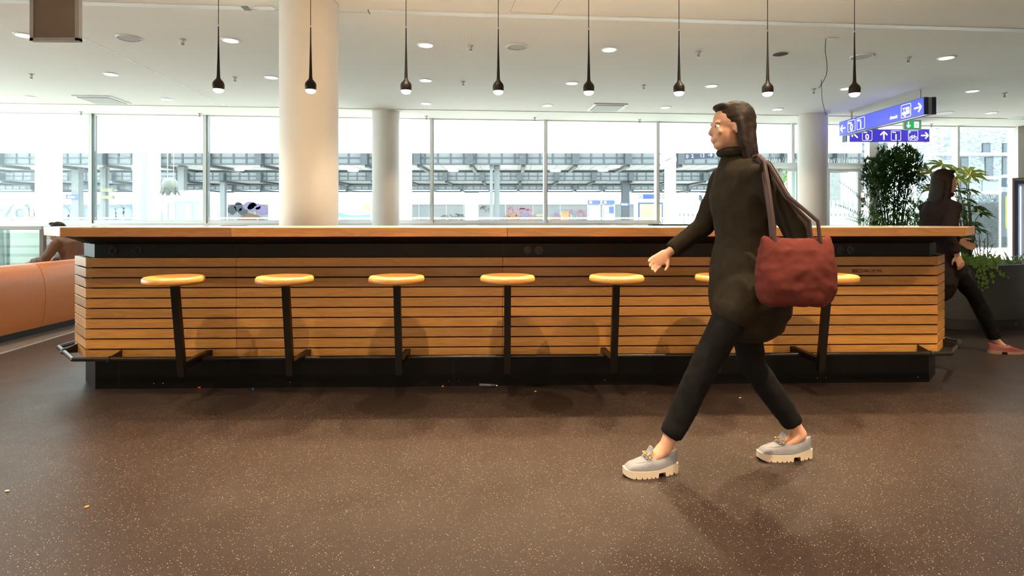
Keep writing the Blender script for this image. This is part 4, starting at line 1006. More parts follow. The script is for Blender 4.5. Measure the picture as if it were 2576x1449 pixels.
# far greenery and house behind doors
D = 40; k = D/F
r = thing('white_house', 'white house with small windows outside behind the doors', 'building', ((2050-HX)*k, D, 0))
m = MB(); m.box(0, 3.1, 0, 5, -.02, 6.5); m.build('wall', M['fascia'], r)
m = MB(); m.box(1.1+.9, 2.6, -.03, 0, 4.6, 5.4); m.build('window', M['steelblue'], r)
m = MB(); m.box(.0, 1.7, -.2, 0, 2.2, 6.3); m.build('climber_wall', mat('grey brown climber', (0.189,0.176,0.176), .9, noise=.5, nscale=6), r)
m = MB(); m.box(-3.4, 3.1, -4, -3.6, 1.95, 2.35); m.build('low_roof', mat('grey low roof', (0.151,0.160,0.168), .7), r)
m = MB(); m.tube([(0,0,-2.65), (0,0,.2)], .06, 6)
for i in range(420):
    a = rnd.uniform(0, 2*PI); e = rnd.uniform(-.4, 1); rr = rnd.uniform(.6, 1.0); p = Vector((math.cos(a)*1.5*rr, math.sin(a)*.8*rr, e*1.0))
    d = Vector((rnd.uniform(-1,1), rnd.uniform(-1,1), rnd.uniform(-1,1))).normalized()*.13; s = d.cross(Vector((0,1,.2))).normalized()*.08
    m.add([p-d, p-s, p+d, p+s], [(0,1,2,3)])
o = m.build('clipped_tree', leaf_mat('hedge green', (0.042,0.076,0.021), (.2,.3,.1)), None, smooth='leaf', loc=((2000-HX)*30/F, 30, 2.65)); tag(o, 'small green tree seen through the sliding door', 'tree')
m = MB(); m.box(-.5, .5, 0, .4, -.02, 2.75); o = m.build('service_cabinet', mat('light grey cabinet', (0.210,0.223,0.231), .6), None, bevel=.01, loc=((2006-HX)*26/F, 26, 0)); tag(o, 'light grey cabinet outside seen through the sliding door', 'cabinet')
m = MB(); m.box(-.05, .05, 0, .05, -.02, 2.6); o = m.build('warning_post', mat('red white post', (0.315,0.050,0.029), .5), None, loc=((1984-HX)*20/F, 20, 0)); tag(o, 'slim red post outside seen through the sliding door', 'post')

# ------------------------------------------------------------------ right of the windows: post fittings, blue framed display
a0 = pxa(2170, -.14)
def onwall(px, py, w, h, name, m, label, cat, child=None):
    P = B(pxa(px, -.17), -.17); k = P.y/F; mb = MB(); mb.box(-w/2, w/2, -.02, .045, -h/2, h/2)
    o = mb.build(name, m, None, bevel=.003, loc=(P.x, P.y, HC+(HY-py)*k)); o.rotation_euler = (0,0,TH); return tag(o, label, cat)
r_ = onwall(2169.5, 503, .095, .10, 'fire_call_point', mat('red enamel', (.70,.07,.04), .4), 'red fire alarm call point on the white door post', 'call point')
mb = MB(); mb.box(-.03, .03, -.023, -.02, -.03, .012); mb.build('call_window', M['white'], r_)
onwall(2169, 518, .035, .07, 'door_switch', M['dark'], 'small black key switch on the white door post', 'switch')
r_ = onwall(2169, 553, .07, .07, 'emergency_button', mat('green enamel', (.02,.30,.10), .4), 'green emergency door release on the white door post', 'button')
mb = MB(); mb.box(-.014, .014, -.023, -.02, -.014, .014); mb.build('button_cap', mat('yellow cap', (.8,.6,.05), .4), r_)
D = 10.3; k = D/F
r = thing('display_cabinet', 'tall glass fronted drinks cabinet with dark blue frame at the right picture edge', 'display cabinet', ((2552-HX)*k, D, 0), -.73); zt = HC+(HY-452)*k
m = MB(); m.box(0, .9, .02, .6, 0, zt); m.build('body', mat('cabinet inside', (.35,.45,.50), .5), r)
m = MB(); m.box(0, .05, -.02, .02, .3, zt-.02); m.box(.05, .85, -.02, .02, zt-.08, zt-.02); m.box(.85, .9, -.02, .02, .3, zt-.02); m.box(.05,.85,-.02,.02,.3,.4); m.build('door_frame', mat('deep blue frame', (.02,.05,.12), .4), r)
m = MB(); m.box(-.03, 0, -.02, .6, 0, zt+.03); m.box(-.03, .93, -.02, .6, zt, zt+.03); m.build('wood_side', mat('brown side', (.28,.17,.09), .5), r)
m = MB(); m.box(.075, .09, -.015, .0, .45, zt-.12); m.build('light_strip', mat('lit strip', (1,1,1), .5, emit=(.95,.85,1), estr=1.2), r)
m = MB(); m.box(0, .9, -.05, .03, 0, .3); m.build('kick_plate', M['dark'], r)

r = thing('bird_spikes', 'row of thin white bird spikes on the beam above the doors', 'bird spikes', (0, 11.6, 0), TH)
m = MB(); rnd = random.Random(9); a = pxa(1908)
while a < pxa(2158):
    m.beam((a, .05, zt1), (a+rnd.uniform(-.05,.05), .05+rnd.uniform(-.03,.03), zt1+rnd.uniform(.08,.15)), .003, .003); a += .028
m.build('spikes', M['white'], r)
# ------------------------------------------------------------------ back bar behind the counter
D = 6.05; k = D/F
r = thing('back_counter', 'pale service counter with raised slab behind the bar, objects on it', 'counter', ((1808-HX)*k, D, 0))
wd = (2018-1808)*k
m = MB(); m.box(0, wd, 0, .45, 1.128, 1.150); m.build('slab', M['white'], r, bevel=.002)
m = MB(); m.box(.03, wd-.03, .03, .42, 0, 1.128); m.build('cabinet_body', mat('grey body', (.35,.35,.34), .5), r)
m = MB(); m.prism_y([(wd-.14, 1.151), (wd-.01, 1.151), (wd-.01, 1.158), (wd-.11, 1.158)], -.01, .1); m.build('folded_sheet', M['alu'], r)
SZ = 1.150
def bb(px, dy=.2): return Vector(((px-HX)*(D+dy)/F, D+dy, SZ))
m = MB(); m.lathe([(.001,0), (.022,0), (.022,.055), (.009,.075), (.009,.10), (.001,.10)], 16); o = m.build('bottle', mat('dark green bottle', (.01,.07,.03), .15), None, smooth=True, loc=bb(1930)); tag(o, 'small dark green bottle on the back counter', 'bottle')
m = MB()
for i in range(40):
    a = rnd.uniform(0, 2*PI); e = rnd.uniform(0, 1); m.ball((math.cos(a)*.075*math.sqrt(1-e*e*.8), math.sin(a)*.05, .05+e*.038), .019, 8)
r2 = thing('flower_bunch', 'bunch of red pompom flowers in blue paper on the back counter', 'flowers', bb(1962)); m.build('red_blossoms', mat('rose red', (.55,.06,.07), .8), r2, smooth=True)
m = MB(); m.lathe([(.001,0), (.05,0), (.07,.03), (.065,.055), (.001,.05)], 14); m.build('blue_wrap', mat('blue paper', (.02,.07,.28), .6), r2)
m = MB(); m.box(-.018, .018, -.004, .004, 0, .135, M4=Matrix.Rotation(-.08, 4, 'Y')); m.box(-.03, .03, -.03, .03, 0, .006); o = m.build('tablet_stand', mat('grey tablet', (.15,.17,.18), .4), None, bevel=.002, loc=bb(1949, .12)); tag(o, 'thin grey tablet standing edge on, left of the red flowers', 'tablet')
m = MB(); m.tube([(0,0,0), (.02,.0,.29)], .008, 10); o = m.build('wooden_stick', mat('pale wood stick', (.55,.36,.18), .6), None, smooth=True, loc=bb(1981, .25)); tag(o, 'upright pale wooden stick behind the red flowers', 'stick')
for px, w, h, lb in ((1989, .052, .026, 'black crumpled pouch right of the red flowers'), (2008, .034, .042, 'black box at the right end of the back counter'), (1926, .035, .02, 'dark dish with small things beside the green bottle')):
    m = MB(); m.ball((0,0,h*.95), (w, .04, h), 10) if w > .05 or h < .03 else m.box(-w, w, -.04, .04, 0, h*1.2)
    o = m.build('dark_pouch' if w > .05 else ('black_box' if h > .03 else 'dish'), M['blackcloth'], None, smooth=False, loc=bb(px, .16)); tag(o, lb, 'pouch' if w > .05 else ('box' if h > .03 else 'dish'))
m = MB()
for i in range(26):
    a = 2*PI*i/26*3.1; d = Vector((math.cos(a), math.sin(a)*.6, rnd.uniform(.6, 1.6))).normalized()*.055; s = Vector((-d.y, d.x, 0)).normalized()*.006
    m.add([(0,0,0), d*.5-s, d, d*.5+s], [(0,1,2,3)])
o = m.build('small_plant', M['fatsia_d'], None, smooth='leaf', loc=bb(1941, .1)); tag(o, 'tiny dark green plant in front of the tablet', 'plant')
m = MB()
for i in range(6): m.lathe([(.001,0), (.012,0), (.010,.03), (.003,.035)], 10, c=(i*.022, (i % 2)*.02, 0))
o = m.build('salt_jars', M['alu'], None, loc=bb(1903, .12)); tag(o, 'cluster of tiny metal jars at the left end of the back counter', 'jars')
# flat things lying on the bar top
for px, D_, w, d, h, mm, lb in ((2125, 4.75, .14, .18, .004, 'white', 'small white card lying on the bar top near the doors'), (1541, 4.6, .05, .08, .004, 'offwhite', 'small cream card lying on the middle of the bar top'), (1690, 4.80, .36, .16, .010, 'dark2', 'thin dark tray lying on the bar top'), (590, 4.6, .16, .12, .003, 'brown', 'flat brown board lying on the bar top at left')):
    m = MB(); m.box(-w/2, w/2, -d/2, d/2, 0, h); o = m.build({'white': 'menu_card', 'offwhite': 'coaster', 'dark2': 'serving_tray', 'brown': 'cutting_board'}[mm], M[mm], None, loc=((px-HX)*D_/F, D_, 1.1188)); tag(o, lb, {'white': 'card', 'offwhite': 'coaster', 'dark2': 'tray', 'brown': 'board'}[mm])

# ------------------------------------------------------------------ left side: sofa, balustrade, floor strip
# sofa: backrest outline extruded along the floor direction
P0 = Vector((-4.79, 4.6, 0)); P1 = Vector((-4.86, 7.4, 0))
ang = math.atan2((P1-P0).y, (P1-P0).x)
r = thing('leather_bench', 'long tan leather bench seen from behind on the left', 'bench', P0, ang); LB = (P1-P0).length
prof = [(-.02, .075), (.0, .07), (-.035, .20), (-.05, .38), (-.035, .55), (.0, .66), (.05, .715), (.11, .725), (.16, .69), (.18, .62), (.20, .48), (.20, .075)]
m = MB(); n = len(prof); prof2 = [(y, z) for y, z in prof]
def ext(mb, prof, x0, x1):
    n = len(prof); vs = [(x0, y, z) for y, z in prof]+[(x1, y, z) for y, z in prof]
    mb.add(vs, [tuple(range(n)), tuple(range(n, 2*n))[::-1]]+[(i, n+i, n+(i+1) % n, (i+1) % n) for i in range(n)])
segs = [0, 1.22, LB]
for a, b in zip(segs, segs[1:]): ext(m, prof2[1:], a+.0015, b-.0015)
m.build('backrest', M['leather'], r, smooth=True, bevel=.004, angle=1.0)
m = MB(); ext(m, [(.20, .10), (.20, .43), (.24, .46), (.66, .46), (.70, .42), (.70, .10)], 0, LB); m.build('seat', M['leather'], r, bevel=.01)
m = MB(); m.box(0, LB, .03, .62, 0, .075); m.build('base', M['dark'], r)
m = MB()
a = W(0, 893, 0); 
q0 = Vector((-4.42-.03, 4.91, 0)); q1 = Vector((-4.565, 5.92, 0)); dd = (q1-q0).normalized(); e0 = q0-dd*1.2; e1 = q1+dd*3
m.beam(e0+Vector((0,0,.002)), e1+Vector((0,0,.002)), .022, .006); struct(m.build('trim_8', M['alu']))
m = MB(); s_ = Vector((-dd.y, dd.x, 0)); 
q = [e0+s_*.02, e1+s_*.02, e1+s_*1.6, e0+s_*1.6]; m.prism([(p.x, p.y) for p in q], .0, .003); struct(m.build('floor_strip', M['floor2']))
# balustrade with glass
D = 7.3; k = D/F
r = thing('glass_balustrade', 'glass balustrade with grey metal handrail left of the bar', 'balustrade', (-9.0, D, 0)); xe = (113-HX)*k+9.0
zt = HC+(HY-569)*k; zb = HC+(HY-578)*k
m = MB(); m.box(0, xe, -.05, .05, zb, zt); m.build('handrail', mat('warm grey metal', (.30,.27,.24), .4, .3), r, bevel=.004)
m = MB(); m.box(xe-.05, xe, -.025, .025, 0.0, zb); m.build('end_post', mat('bronze post', (.13,.095,.075), .4, .3), r)
m = MB(); m.box(0, xe-.05, -.008, .008, .06, zb); m.build('glass_panel', M['glass2'], r)
m = MB(); m.box(0, xe-.05, -.03, .03, 0, .06); m.build('base_channel', M['alu'], r)
r = thing('white_slatted_heater', 'low white slatted convector seen through the balustrade glass', 'radiator', (-9.5, 8.2, 0))
m = MB()
for z in (.10, .25, .40, .55, .68, .80): m.box(0, 3.6, -.04, .0, z, z+.085)
m.build('slats', M['white'], r); m = MB(); m.box(0, 3.6, 0, .12, .03, .98); m.build('casing', mat('mint grey casing', (.48,.55,.52), .6), r)
m = MB(); m.lathe([(.001,0), (.03,0), (.034,.10), (.001,.10)], 14); o = m.build('drinking_glass', M['white'], None, smooth=True, loc=((112-HX)*6.9/F, 6.9, HC+(HY-664)*6.9/F-.02))
bpy.data.objects.remove(o)

# ------------------------------------------------------------------ litter on the floor
def fl_at(px, py): D = HC*F/(py-HY); return Vector(((px-HX)*D/F, D, 0))
def litter(name, px, py, mb, m, lb, cat, rz=0): o = mb.build(name, m, None, smooth=True, loc=fl_at(px, py)); o.rotation_euler = (0,0,rz); tag(o, lb, cat); return o
m = MB(); m.tube([(math.cos(a)*.009, math.sin(a)*.009, .005) for a in [2*PI*i/12 for i in range(12)]], .004, 8, closed=True); litter('bottle_ring', 502, 976, m, mat('bright red plastic', (.75,.02,.01), .4), 'tiny red plastic ring on the floor by the plinth', 'ring')
m = MB(); m.lathe([(.008, 0), (.009, .004), (.008, .011), (.001, .012)], 10); litter('plastic_stopper', 637, 980, m, mat('bright blue plastic', (.01,.05,.45), .4), 'tiny blue plastic stopper on the floor by the plinth', 'stopper')
r = thing('marker_pen', 'grey marker pen lying on the floor against the plinth', 'pen', fl_at(1228, 973)+Vector((0,-.005,.012)), .0); r.rotation_euler = (0,0,-.12)
mx = Matrix.Rotation(PI/2, 4, 'Y')
m = MB(); m.lathe([(.010, -.062), (.0115, -.058), (.0115, .02), (.0112, .022)], 16, M4=mx); m.build('barrel', mat('grey barrel', (.06,.065,.075), .5), r, smooth=True)
m = MB(); m.lathe([(.0118, .02), (.0118, .05), (.007, .056), (.001, .057)], 16, M4=mx); m.build('cap', M['dark'], r, smooth=True)
m = MB(); m.lathe([(.004, .056), (.003, .066), (.0005, .067)], 10, M4=mx); m.build('tip', M['alu'], r)
for px, py, c, lb, rz in ((1114, 973, (.75,.35,.05), 'orange crumb on the floor left of the marker pen', .5), (1347, 986, (.55,.30,.08), 'brown yellow crumb on the floor right of the marker pen', .2), (1862, 1002, (.45,.32,.10), 'tiny leaf scrap on the floor under the sixth stool', .1), (218, 1277, (.65,.30,.04), 'orange crumb on the open floor at lower left', .9), (18, 1237, (.45,.38,.34), 'pale scrap on the floor at the left edge', .3)):
    m = MB(); m.ball((0,0,.004), (.009, .004, .004), 8); litter('crumb', px, py, m, mat('crumb colour', c, .7), lb, 'crumb', rz)
# ------------------------------------------------------------------ planter with plants
PC = Vector((5.04, 6.95, 0)); PR = .95
r = thing('round_planter', 'large round anthracite planter with a darker foot ring, right of the bar', 'planter', PC)
m = MB(); m.lathe([(PR-.02, .10), (PR, .105), (PR, .675), (PR-.004, .684), (PR-.045, .684), (PR-.05, .60), (.001, .60)], 96); m.build('planter_body', M['planter'], r, smooth=True, angle=.5)
m = MB(); m.lathe([(.001, 0), (PR-.012, 0), (PR-.012, .10), (.001, .10)], 96); fr = m.build('foot_ring', M['dark'], r, smooth=True, angle=.5)
for a in (-2.05, -1.62, -1.20, -.78):
    m = MB(); m.ball(((PR-.011)*math.cos(a), (PR-.011)*math.sin(a), .055), .007, 8); m.build('bolt', M['alu'], fr)
m = MB(); m.lathe([(.001, .615), (PR-.055, .61)], 48); m.build('soil', M['soil'], r)
rnd = random.Random(21)
def leafblade(mb, p, d, L_, w, droop=.3, n=3, up=Vector((0,0,1))):
    d = d.normalized(); s = d.cross(up)
    if s.length < .05: s = d.cross(Vector((1,0,0)))
    s.normalize(); pts = []; q = Vector(p); dd = d.copy()
    row = []
    for i in range(n+1):
        t = i/n; ww = w*math.sin(PI*min(1, .12+t*.88))**.7*.5 if t < 1 else 0
        row.append((q+s*ww, q-s*ww)); dd = (dd-up*droop/n).normalized(); q = q+dd*L_/n
    vs = [v for pr in row for v in pr]; fs = [(2*i, 2*i+1, 2*i+3, 2*i+2) for i in range(n)]
    mb.add(vs, fs, tone=rnd.random())
# dark narrow-leaved shrub
r = thing('narrow_leaved_shrub', 'tall bushy shrub with dense dark narrow leaves in the planter', 'shrub', (4.62, 6.9, .615))
m = MB(); tips = []
cz = 1.30
for i in range(900):
    a = rnd.uniform(0, 2*PI); e = math.asin(rnd.uniform(-.95, 1)); rr = rnd.uniform(.12, 1.0)**.5
    # crown outline: wide at the middle, narrowing to the base
    z = math.sin(e); rad = .345*math.cos(e)*rr*(1.0 if z > -.2 else 1.0)
    if z > 0: x, y = rad*math.cos(a)*1.02, rad*math.sin(a)
    else: x, y = rad*math.cos(a), rad*math.sin(a)
    P = Vector((x+.03*z, y, 1.10+z*.37*rr)); tips.append(P)
for i in range(420):
    a = rnd.uniform(0, 2*PI); z = rnd.uniform(.15, .88); rad = .30*rnd.uniform(.3, 1)
    tips.append(Vector((rad*math.cos(a)-.04, rad*math.sin(a), z)))
for P in tips:
    out_ = Vector((P.x, P.y, (P.z-.95)*.8)); out_ = out_.normalized() if out_.length > .01 else Vector((0,0,1)); out_ = (out_+Vector((0,0,.55))).normalized()
    for k in range(11):
        d = (out_+Vector((rnd.uniform(-1,1), rnd.uniform(-1,1), rnd.uniform(-.8,.9)))*.85).normalized(); leafblade(m, P-out_*.015, d, rnd.uniform(.06, .10), .0105, .25, 2)
m.build('foliage', M['bush'], r, smooth='leaf')
m = MB()
for i in range(7):
    a = i*.9; m.tube([(math.cos(a)*.04, math.sin(a)*.04, 0), (math.cos(a)*.09, math.sin(a)*.09, .45), (math.cos(a)*.2, math.sin(a)*.2, 1.25)], [.014, .010, .004], 6)
m.build('stem', M['stem'], r)
# cycad
r = thing('cycad', 'cycad with arching bright green feathery fronds in front of the shrub', 'plant', (4.40, 6.48, .615))
m = MB(); m.lathe([(.001,0), (.07,0), (.075,.12), (.05,.20), (.001,.22)], 14); m.build('trunk', M['stem'], r)
fr_dirs = [(2.9, 1.15, 1.0), (-2.7, 1.2, 1.05), (-1.4, 1.25, 1.0), (-.4, 1.2, 1.0), (.6, 1.2, .95), (3.1, .95, .9), (-2.5, .75, .75), (-2.2, 1.0, .7), (-1.9, .5, .75), (2.7, .6, .8), (-1.2, .9, .75), (-.6, .7, .75), (.1, .8, .7), (1.2, .8, .7), (2.0, .9, .75), (-2.9, 1.1, .62), (3.0, .9, .68), (-.2, 1.1, .6)]
for a, el, L_ in fr_dirs:
    p = Vector((0,0,.20)); d = Vector((math.cos(a)*math.cos(el), math.sin(a)*math.cos(el), math.sin(el))); pts = [p.copy()]
    for i in range(12): d = (d-Vector((0,0,.065))).normalized(); p = p+d*L_/12; pts.append(p.copy())
    m = MB(); m.tube(pts, [.006-.0004*i for i in range(13)], 6)
    for i in range(26):
        t = 2.2+i*.38; j = min(11, int(t)); q = pts[j].lerp(pts[j+1], t-j) if j < 12 else pts[12]; tn = (pts[min(12, j+1)]-pts[j]).normalized()
        s = tn.cross(Vector((0,0,1))).normalized(); ll = .13*math.sin(PI*min(1, .22+.75*i/26))+.02
        for sg in (-1, 1): leafblade(m, q, (s*sg*.85+tn*.55+Vector((0,0,.25))), ll, .009, .25, 2)
    m.build('frond', M['frond'], r, smooth='leaf')
# fatsia: palmate leaves on long stalks
def palm_leaf(mb, c, nrm, fwd, R):
    nrm = nrm.normalized(); fwd = (fwd-nrm*fwd.dot(nrm)).normalized(); s = nrm.cross(fwd)
    vs = [c]; nl = 7; pts = []
    for k in range(nl):
        a = (k-(nl-1)/2)*.72; L_ = R*(1.0-.10*abs(k-3)); 
        tip = (fwd*math.cos(a)+s*math.sin(a))*L_-nrm*L_*.18
        sh1 = (fwd*math.cos(a-.20)+s*math.sin(a-.20))*L_*.62; sh2 = (fwd*math.cos(a+.20)+s*math.sin(a+.20))*L_*.62
        pts += [sh1, tip, sh2]
        if k < nl-1: a2 = a+.36; pts.append((fwd*math.cos(a2)+s*math.sin(a2))*L_*.36-nrm*.004)
    vs += [c+p for p in pts]; n = len(pts)
    mb.add(vs, [(0, i+1, i+2) for i in range(n-1)], tone=rnd.random())
fp = Vector((5.35, 6.7, .615))
r = thing('palmate_leaved_plant', 'tall plant with large yellow green palmate leaves above the right end of the bar', 'plant', fp)
def pl(px, py, D): return W(px, py, D)-fp
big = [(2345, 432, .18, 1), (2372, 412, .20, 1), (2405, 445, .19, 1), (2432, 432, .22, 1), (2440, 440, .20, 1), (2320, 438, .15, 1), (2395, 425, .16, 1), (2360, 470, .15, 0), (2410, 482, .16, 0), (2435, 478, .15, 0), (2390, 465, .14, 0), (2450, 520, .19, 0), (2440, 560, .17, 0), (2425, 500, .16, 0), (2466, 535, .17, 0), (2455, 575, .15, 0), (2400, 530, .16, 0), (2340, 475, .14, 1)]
ml, md, mt = MB(), MB(), MB()
for px, py, R_, light in big:
    D_ = 6.55+rnd.uniform(-.15, .25); c = pl(px, py, D_); dx = (px-2395)/60
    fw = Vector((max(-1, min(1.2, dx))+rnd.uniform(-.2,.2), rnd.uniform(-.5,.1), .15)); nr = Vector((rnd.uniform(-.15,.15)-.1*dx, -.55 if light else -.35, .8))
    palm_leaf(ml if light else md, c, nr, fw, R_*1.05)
    mt.tube([Vector((dx*.03, 0, 0)), Vector((dx*.08, 0, c.z*.5)), c.lerp(Vector((0,0,c.z*.6)), .35), c], [.008, .007, .004, .003], 6)
ml.build('upper_leaves', M['fatsia'], r, smooth='leaf'); md.build('lower_leaves', M['fatsia_d'], r, smooth='leaf'); mt.build('stalks', M['greenstem'], r, smooth=True)
# filler shrub: dark mass behind the bar end
r = thing('dark_leafy_shrub', 'low dark leafy shrub in the middle of the planter', 'shrub', (5.15, 6.9, .615)); m = MB()
for i in range(420):
    a = rnd.uniform(0, 2*PI); rr = rnd.uniform(.1, .42); z = rnd.uniform(.05, .78); p = Vector((rr*math.cos(a), rr*.8*math.sin(a), z))
    for k in range(5): leafblade(m, p, Vector((rnd.uniform(-1,1), rnd.uniform(-1,1), rnd.uniform(-.3,1))), rnd.uniform(.06,.12), .016, .4, 2)
m.build('foliage', M['fatsia_d'], r, smooth='leaf')
m = MB()
for i in range(8): a = i*.8; m.tube([(0,0,0), (math.cos(a)*.15, math.sin(a)*.12, .4), (math.cos(a)*.3, math.sin(a)*.24, .7)], [.012, .008, .004], 6)
m.build('stem', M['stem'], r)
r = thing('upright_leafy_stems', 'slim upright stems with small lance leaves at the right of the planter', 'plant', W(2465, 640, 6.5)-Vector((0,0,W(2465,640,6.5).z-.615))); o0 = r.location.copy(); m = MB(); mt = MB()
for px, py in ((2438, 600), (2462, 573), (2485, 583), (2452, 592), (2478, 600), (2430, 612), (2500, 612)):
    t = W(px, py, 6.5+rnd.uniform(-.1,.2))-o0; b = Vector((t.x*.4, 0, 0)); mt.tube([b, b.lerp(t, .5)+Vector((0,0,.02)), t], [.005,.004,.002], 6)
    for i in range(14):
        q = b.lerp(t, .25+.75*i/14); a = i*2.4
        leafblade(m, q, Vector((math.cos(a), math.sin(a)*.8, .45)), rnd.uniform(.07,.11), .017, .5, 3)
m.build('leaves', M['fatsia_d'], r, smooth='leaf'); mt.build('stem', M['stem'], r)
for gi, (px, D_, lb) in enumerate(((2448, 6.35, 'clump of strap leaved grass at the left of the planter rim'), (2492, 6.3, 'clump of strap leaved grass in the middle of the planter rim'), (2545, 6.35, 'clump of strap leaved grass nearest the right picture edge'), (2590, 6.45, 'clump of strap leaved grass just past the right picture edge'))):
    p0 = Vector(((px-HX)*D_/F, D_, .615)); r = thing('grass_clump', lb, 'grass', p0, 0, 'grass clumps in the planter'); m = MB()
    for i in range(90):
        a = rnd.uniform(0, 2*PI); el = rnd.uniform(.5, 1.35); b = Vector((rnd.uniform(-.05,.05), rnd.uniform(-.05,.05), 0))
        leafblade(m, b, Vector((math.cos(a)*math.cos(el), math.sin(a)*math.cos(el), math.sin(el))), rnd.uniform(.16,.30), .011, 1.3, 6)
    m.build('blades', M['grass'], r, smooth='leaf')
# ivy over the rim
def ivy_leaf(mb, c, R_, a0):
    pts = []
    for k, (rr, a) in enumerate(((1.1,0), (.5,.5), (.85,.9), (.45,1.5), (.7,2.1), (.25,PI), (.7,-2.1), (.45,-1.5), (.85,-.9), (.5,-.5))): pts.append(c+Vector((math.sin(a+a0)*rr*R_, -abs(math.sin(a*3))*.004, -math.cos(a+a0)*rr*R_)))
    mb.add([c+Vector((0,-.004,0))]+pts, [(0, i+1, (i+1) % 10+1) for i in range(10)], tone=rnd.random())
o0 = Vector((5.0, 6.0, .69)); r = thing('ivy', 'light green ivy trailing down over the front of the planter', 'ivy', o0)
def onrim(px, py):      # point just in front of the planter wall
    t = (px-HX)/F; A = 1+t*t; Bq = -2*(PC.x*t+PC.y); Cq = PC.x**2+PC.y**2-(PR+.025)**2; Y_ = (-Bq-math.sqrt(max(0, Bq*Bq-4*A*Cq)))/(2*A)
    return Vector((t*Y_, Y_, HC+(HY-py)*Y_/F))
strands = [[(2452,655),(2458,675),(2462,700),(2460,725),(2457,752)], [(2452,660),(2470,672),(2466,690),(2475,712),(2462,745)], [(2478,655),(2485,675),(2492,690),(2488,712)], [(2488,660),(2502,675),(2518,688),(2532,697)], [(2470,658),(2478,670),(2470,686),(2480,706),(2474,722)], [(2440,650),(2446,662),(2455,670)]]
ms, ml = MB(), MB()
for st in strands:
    P = [onrim(*q)-o0 for q in st]; pre = P[0]+Vector((0,.10,.02)); pts = [pre]+P
    ms.tube(pts, .0025, 5)
    for a, b in zip(pts, pts[1:]):
        for k in range(5):
            c = a.lerp(b, k/5)+Vector((rnd.uniform(-.03,.03), -.012, rnd.uniform(-.02,.02))); ivy_leaf(ml, c, rnd.uniform(.016,.030), rnd.uniform(-.7,.7))
for i in range(110):
    c = onrim(rnd.uniform(2435, 2530), rnd.uniform(640, 672))-o0+Vector((0, rnd.uniform(0,.14), 0)); ivy_leaf(ml, c, rnd.uniform(.018,.03), rnd.uniform(-1,1))
ms.build('vine', M['greenstem'], r); ml.build('leaves', M['ivy'], r, smooth='leaf')

# ------------------------------------------------------------------ people
def voxel_part(mb, name, material, parent, voxel=.008, smooth=6, noise=0.0, nsize=.08, fac=.5):
    me = bpy.data.meshes.new(name); me.from_pydata(mb.v, [], mb.f)
    bm = bmesh.new(); bm.from_mesh(me); bmesh.ops.recalc_face_normals(bm, faces=bm.faces); bm.to_mesh(me); bm.free()
    o = bpy.data.objects.new(name, me); COL.objects.link(o)
    q = o.modifiers.new('r', 'REMESH'); q.mode = 'VOXEL'; q.voxel_size = voxel; q.use_smooth_shade = True
    q = o.modifiers.new('s', 'SMOOTH'); q.iterations = smooth; q.factor = fac
    if noise:
        tx = bpy.data.textures.new('folds', 'CLOUDS'); tx.noise_scale = nsize
        d = o.modifiers.new('d', 'DISPLACE'); d.texture = tx; d.strength = noise; d.mid_level = .5; d.texture_coords = 'LOCAL'
    bpy.context.view_layer.update()
    me2 = bpy.data.meshes.new_from_object(o.evaluated_get(bpy.context.evaluated_depsgraph_get()))
    bpy.data.objects.remove(o); me2.materials.clear(); me2.materials.append(material)
    for p in me2.polygons: p.use_smooth = True
    n = bpy.data.objects.new(name, me2); COL.objects.link(n); n.parent = parent; return n
def limb(mb, pts, rs, n=16, side=None, open_end=False):
    pts = [Vector(p) for p in pts]
    mb.tube(pts, rs, n, side=side)
    for p, r_ in ((pts[0], rs[0]), (pts[-1], rs[-1]))[:1 if open_end else 2]:
        mb.ball(p, min(r_) if isinstance(r_, (tuple, list)) else r_, 14)
def hand(mb, wrist, d, palm_n, k=1.0, curl=.5):
    d = Vector(d).normalized(); nrm = Vector(palm_n); nrm = (nrm-d*nrm.dot(d)).normalized(); s = d.cross(nrm)
    w = Vector(wrist); c = w+d*.045*k
    limb(mb, [w, w+d*.03*k, w+d*.085*k], [(.014*k, .024*k), (.015*k, .034*k), (.012*k, .038*k)], 12, side=nrm)
    for i, (o_, L_) in enumerate(((-.030, .066), (-.010, .076), (.011, .071), (.031, .055))):
        p = w+d*.083*k+s*o_*k; q = p+(d+nrm*curl*.4).normalized()*L_*.45*k; q2 = q+(d+nrm*curl*1.3).normalized()*L_*.32*k; q3 = q2+(d+nrm*curl*2.4).normalized()*L_*.25*k
        limb(mb, [p, q, q2, q3], [.0088*k, .0084*k, .0078*k, .0066*k], 8)
    p = w+d*.025*k-s*.030*k; q = p+(d*.7-s*.6+nrm*.3).normalized()*.035*k; q2 = q+(d*.95-s*.2+nrm*.4).normalized()*.03*k
    limb(mb, [p, q, q2], [.012*k, .0105*k, .008*k], 8)
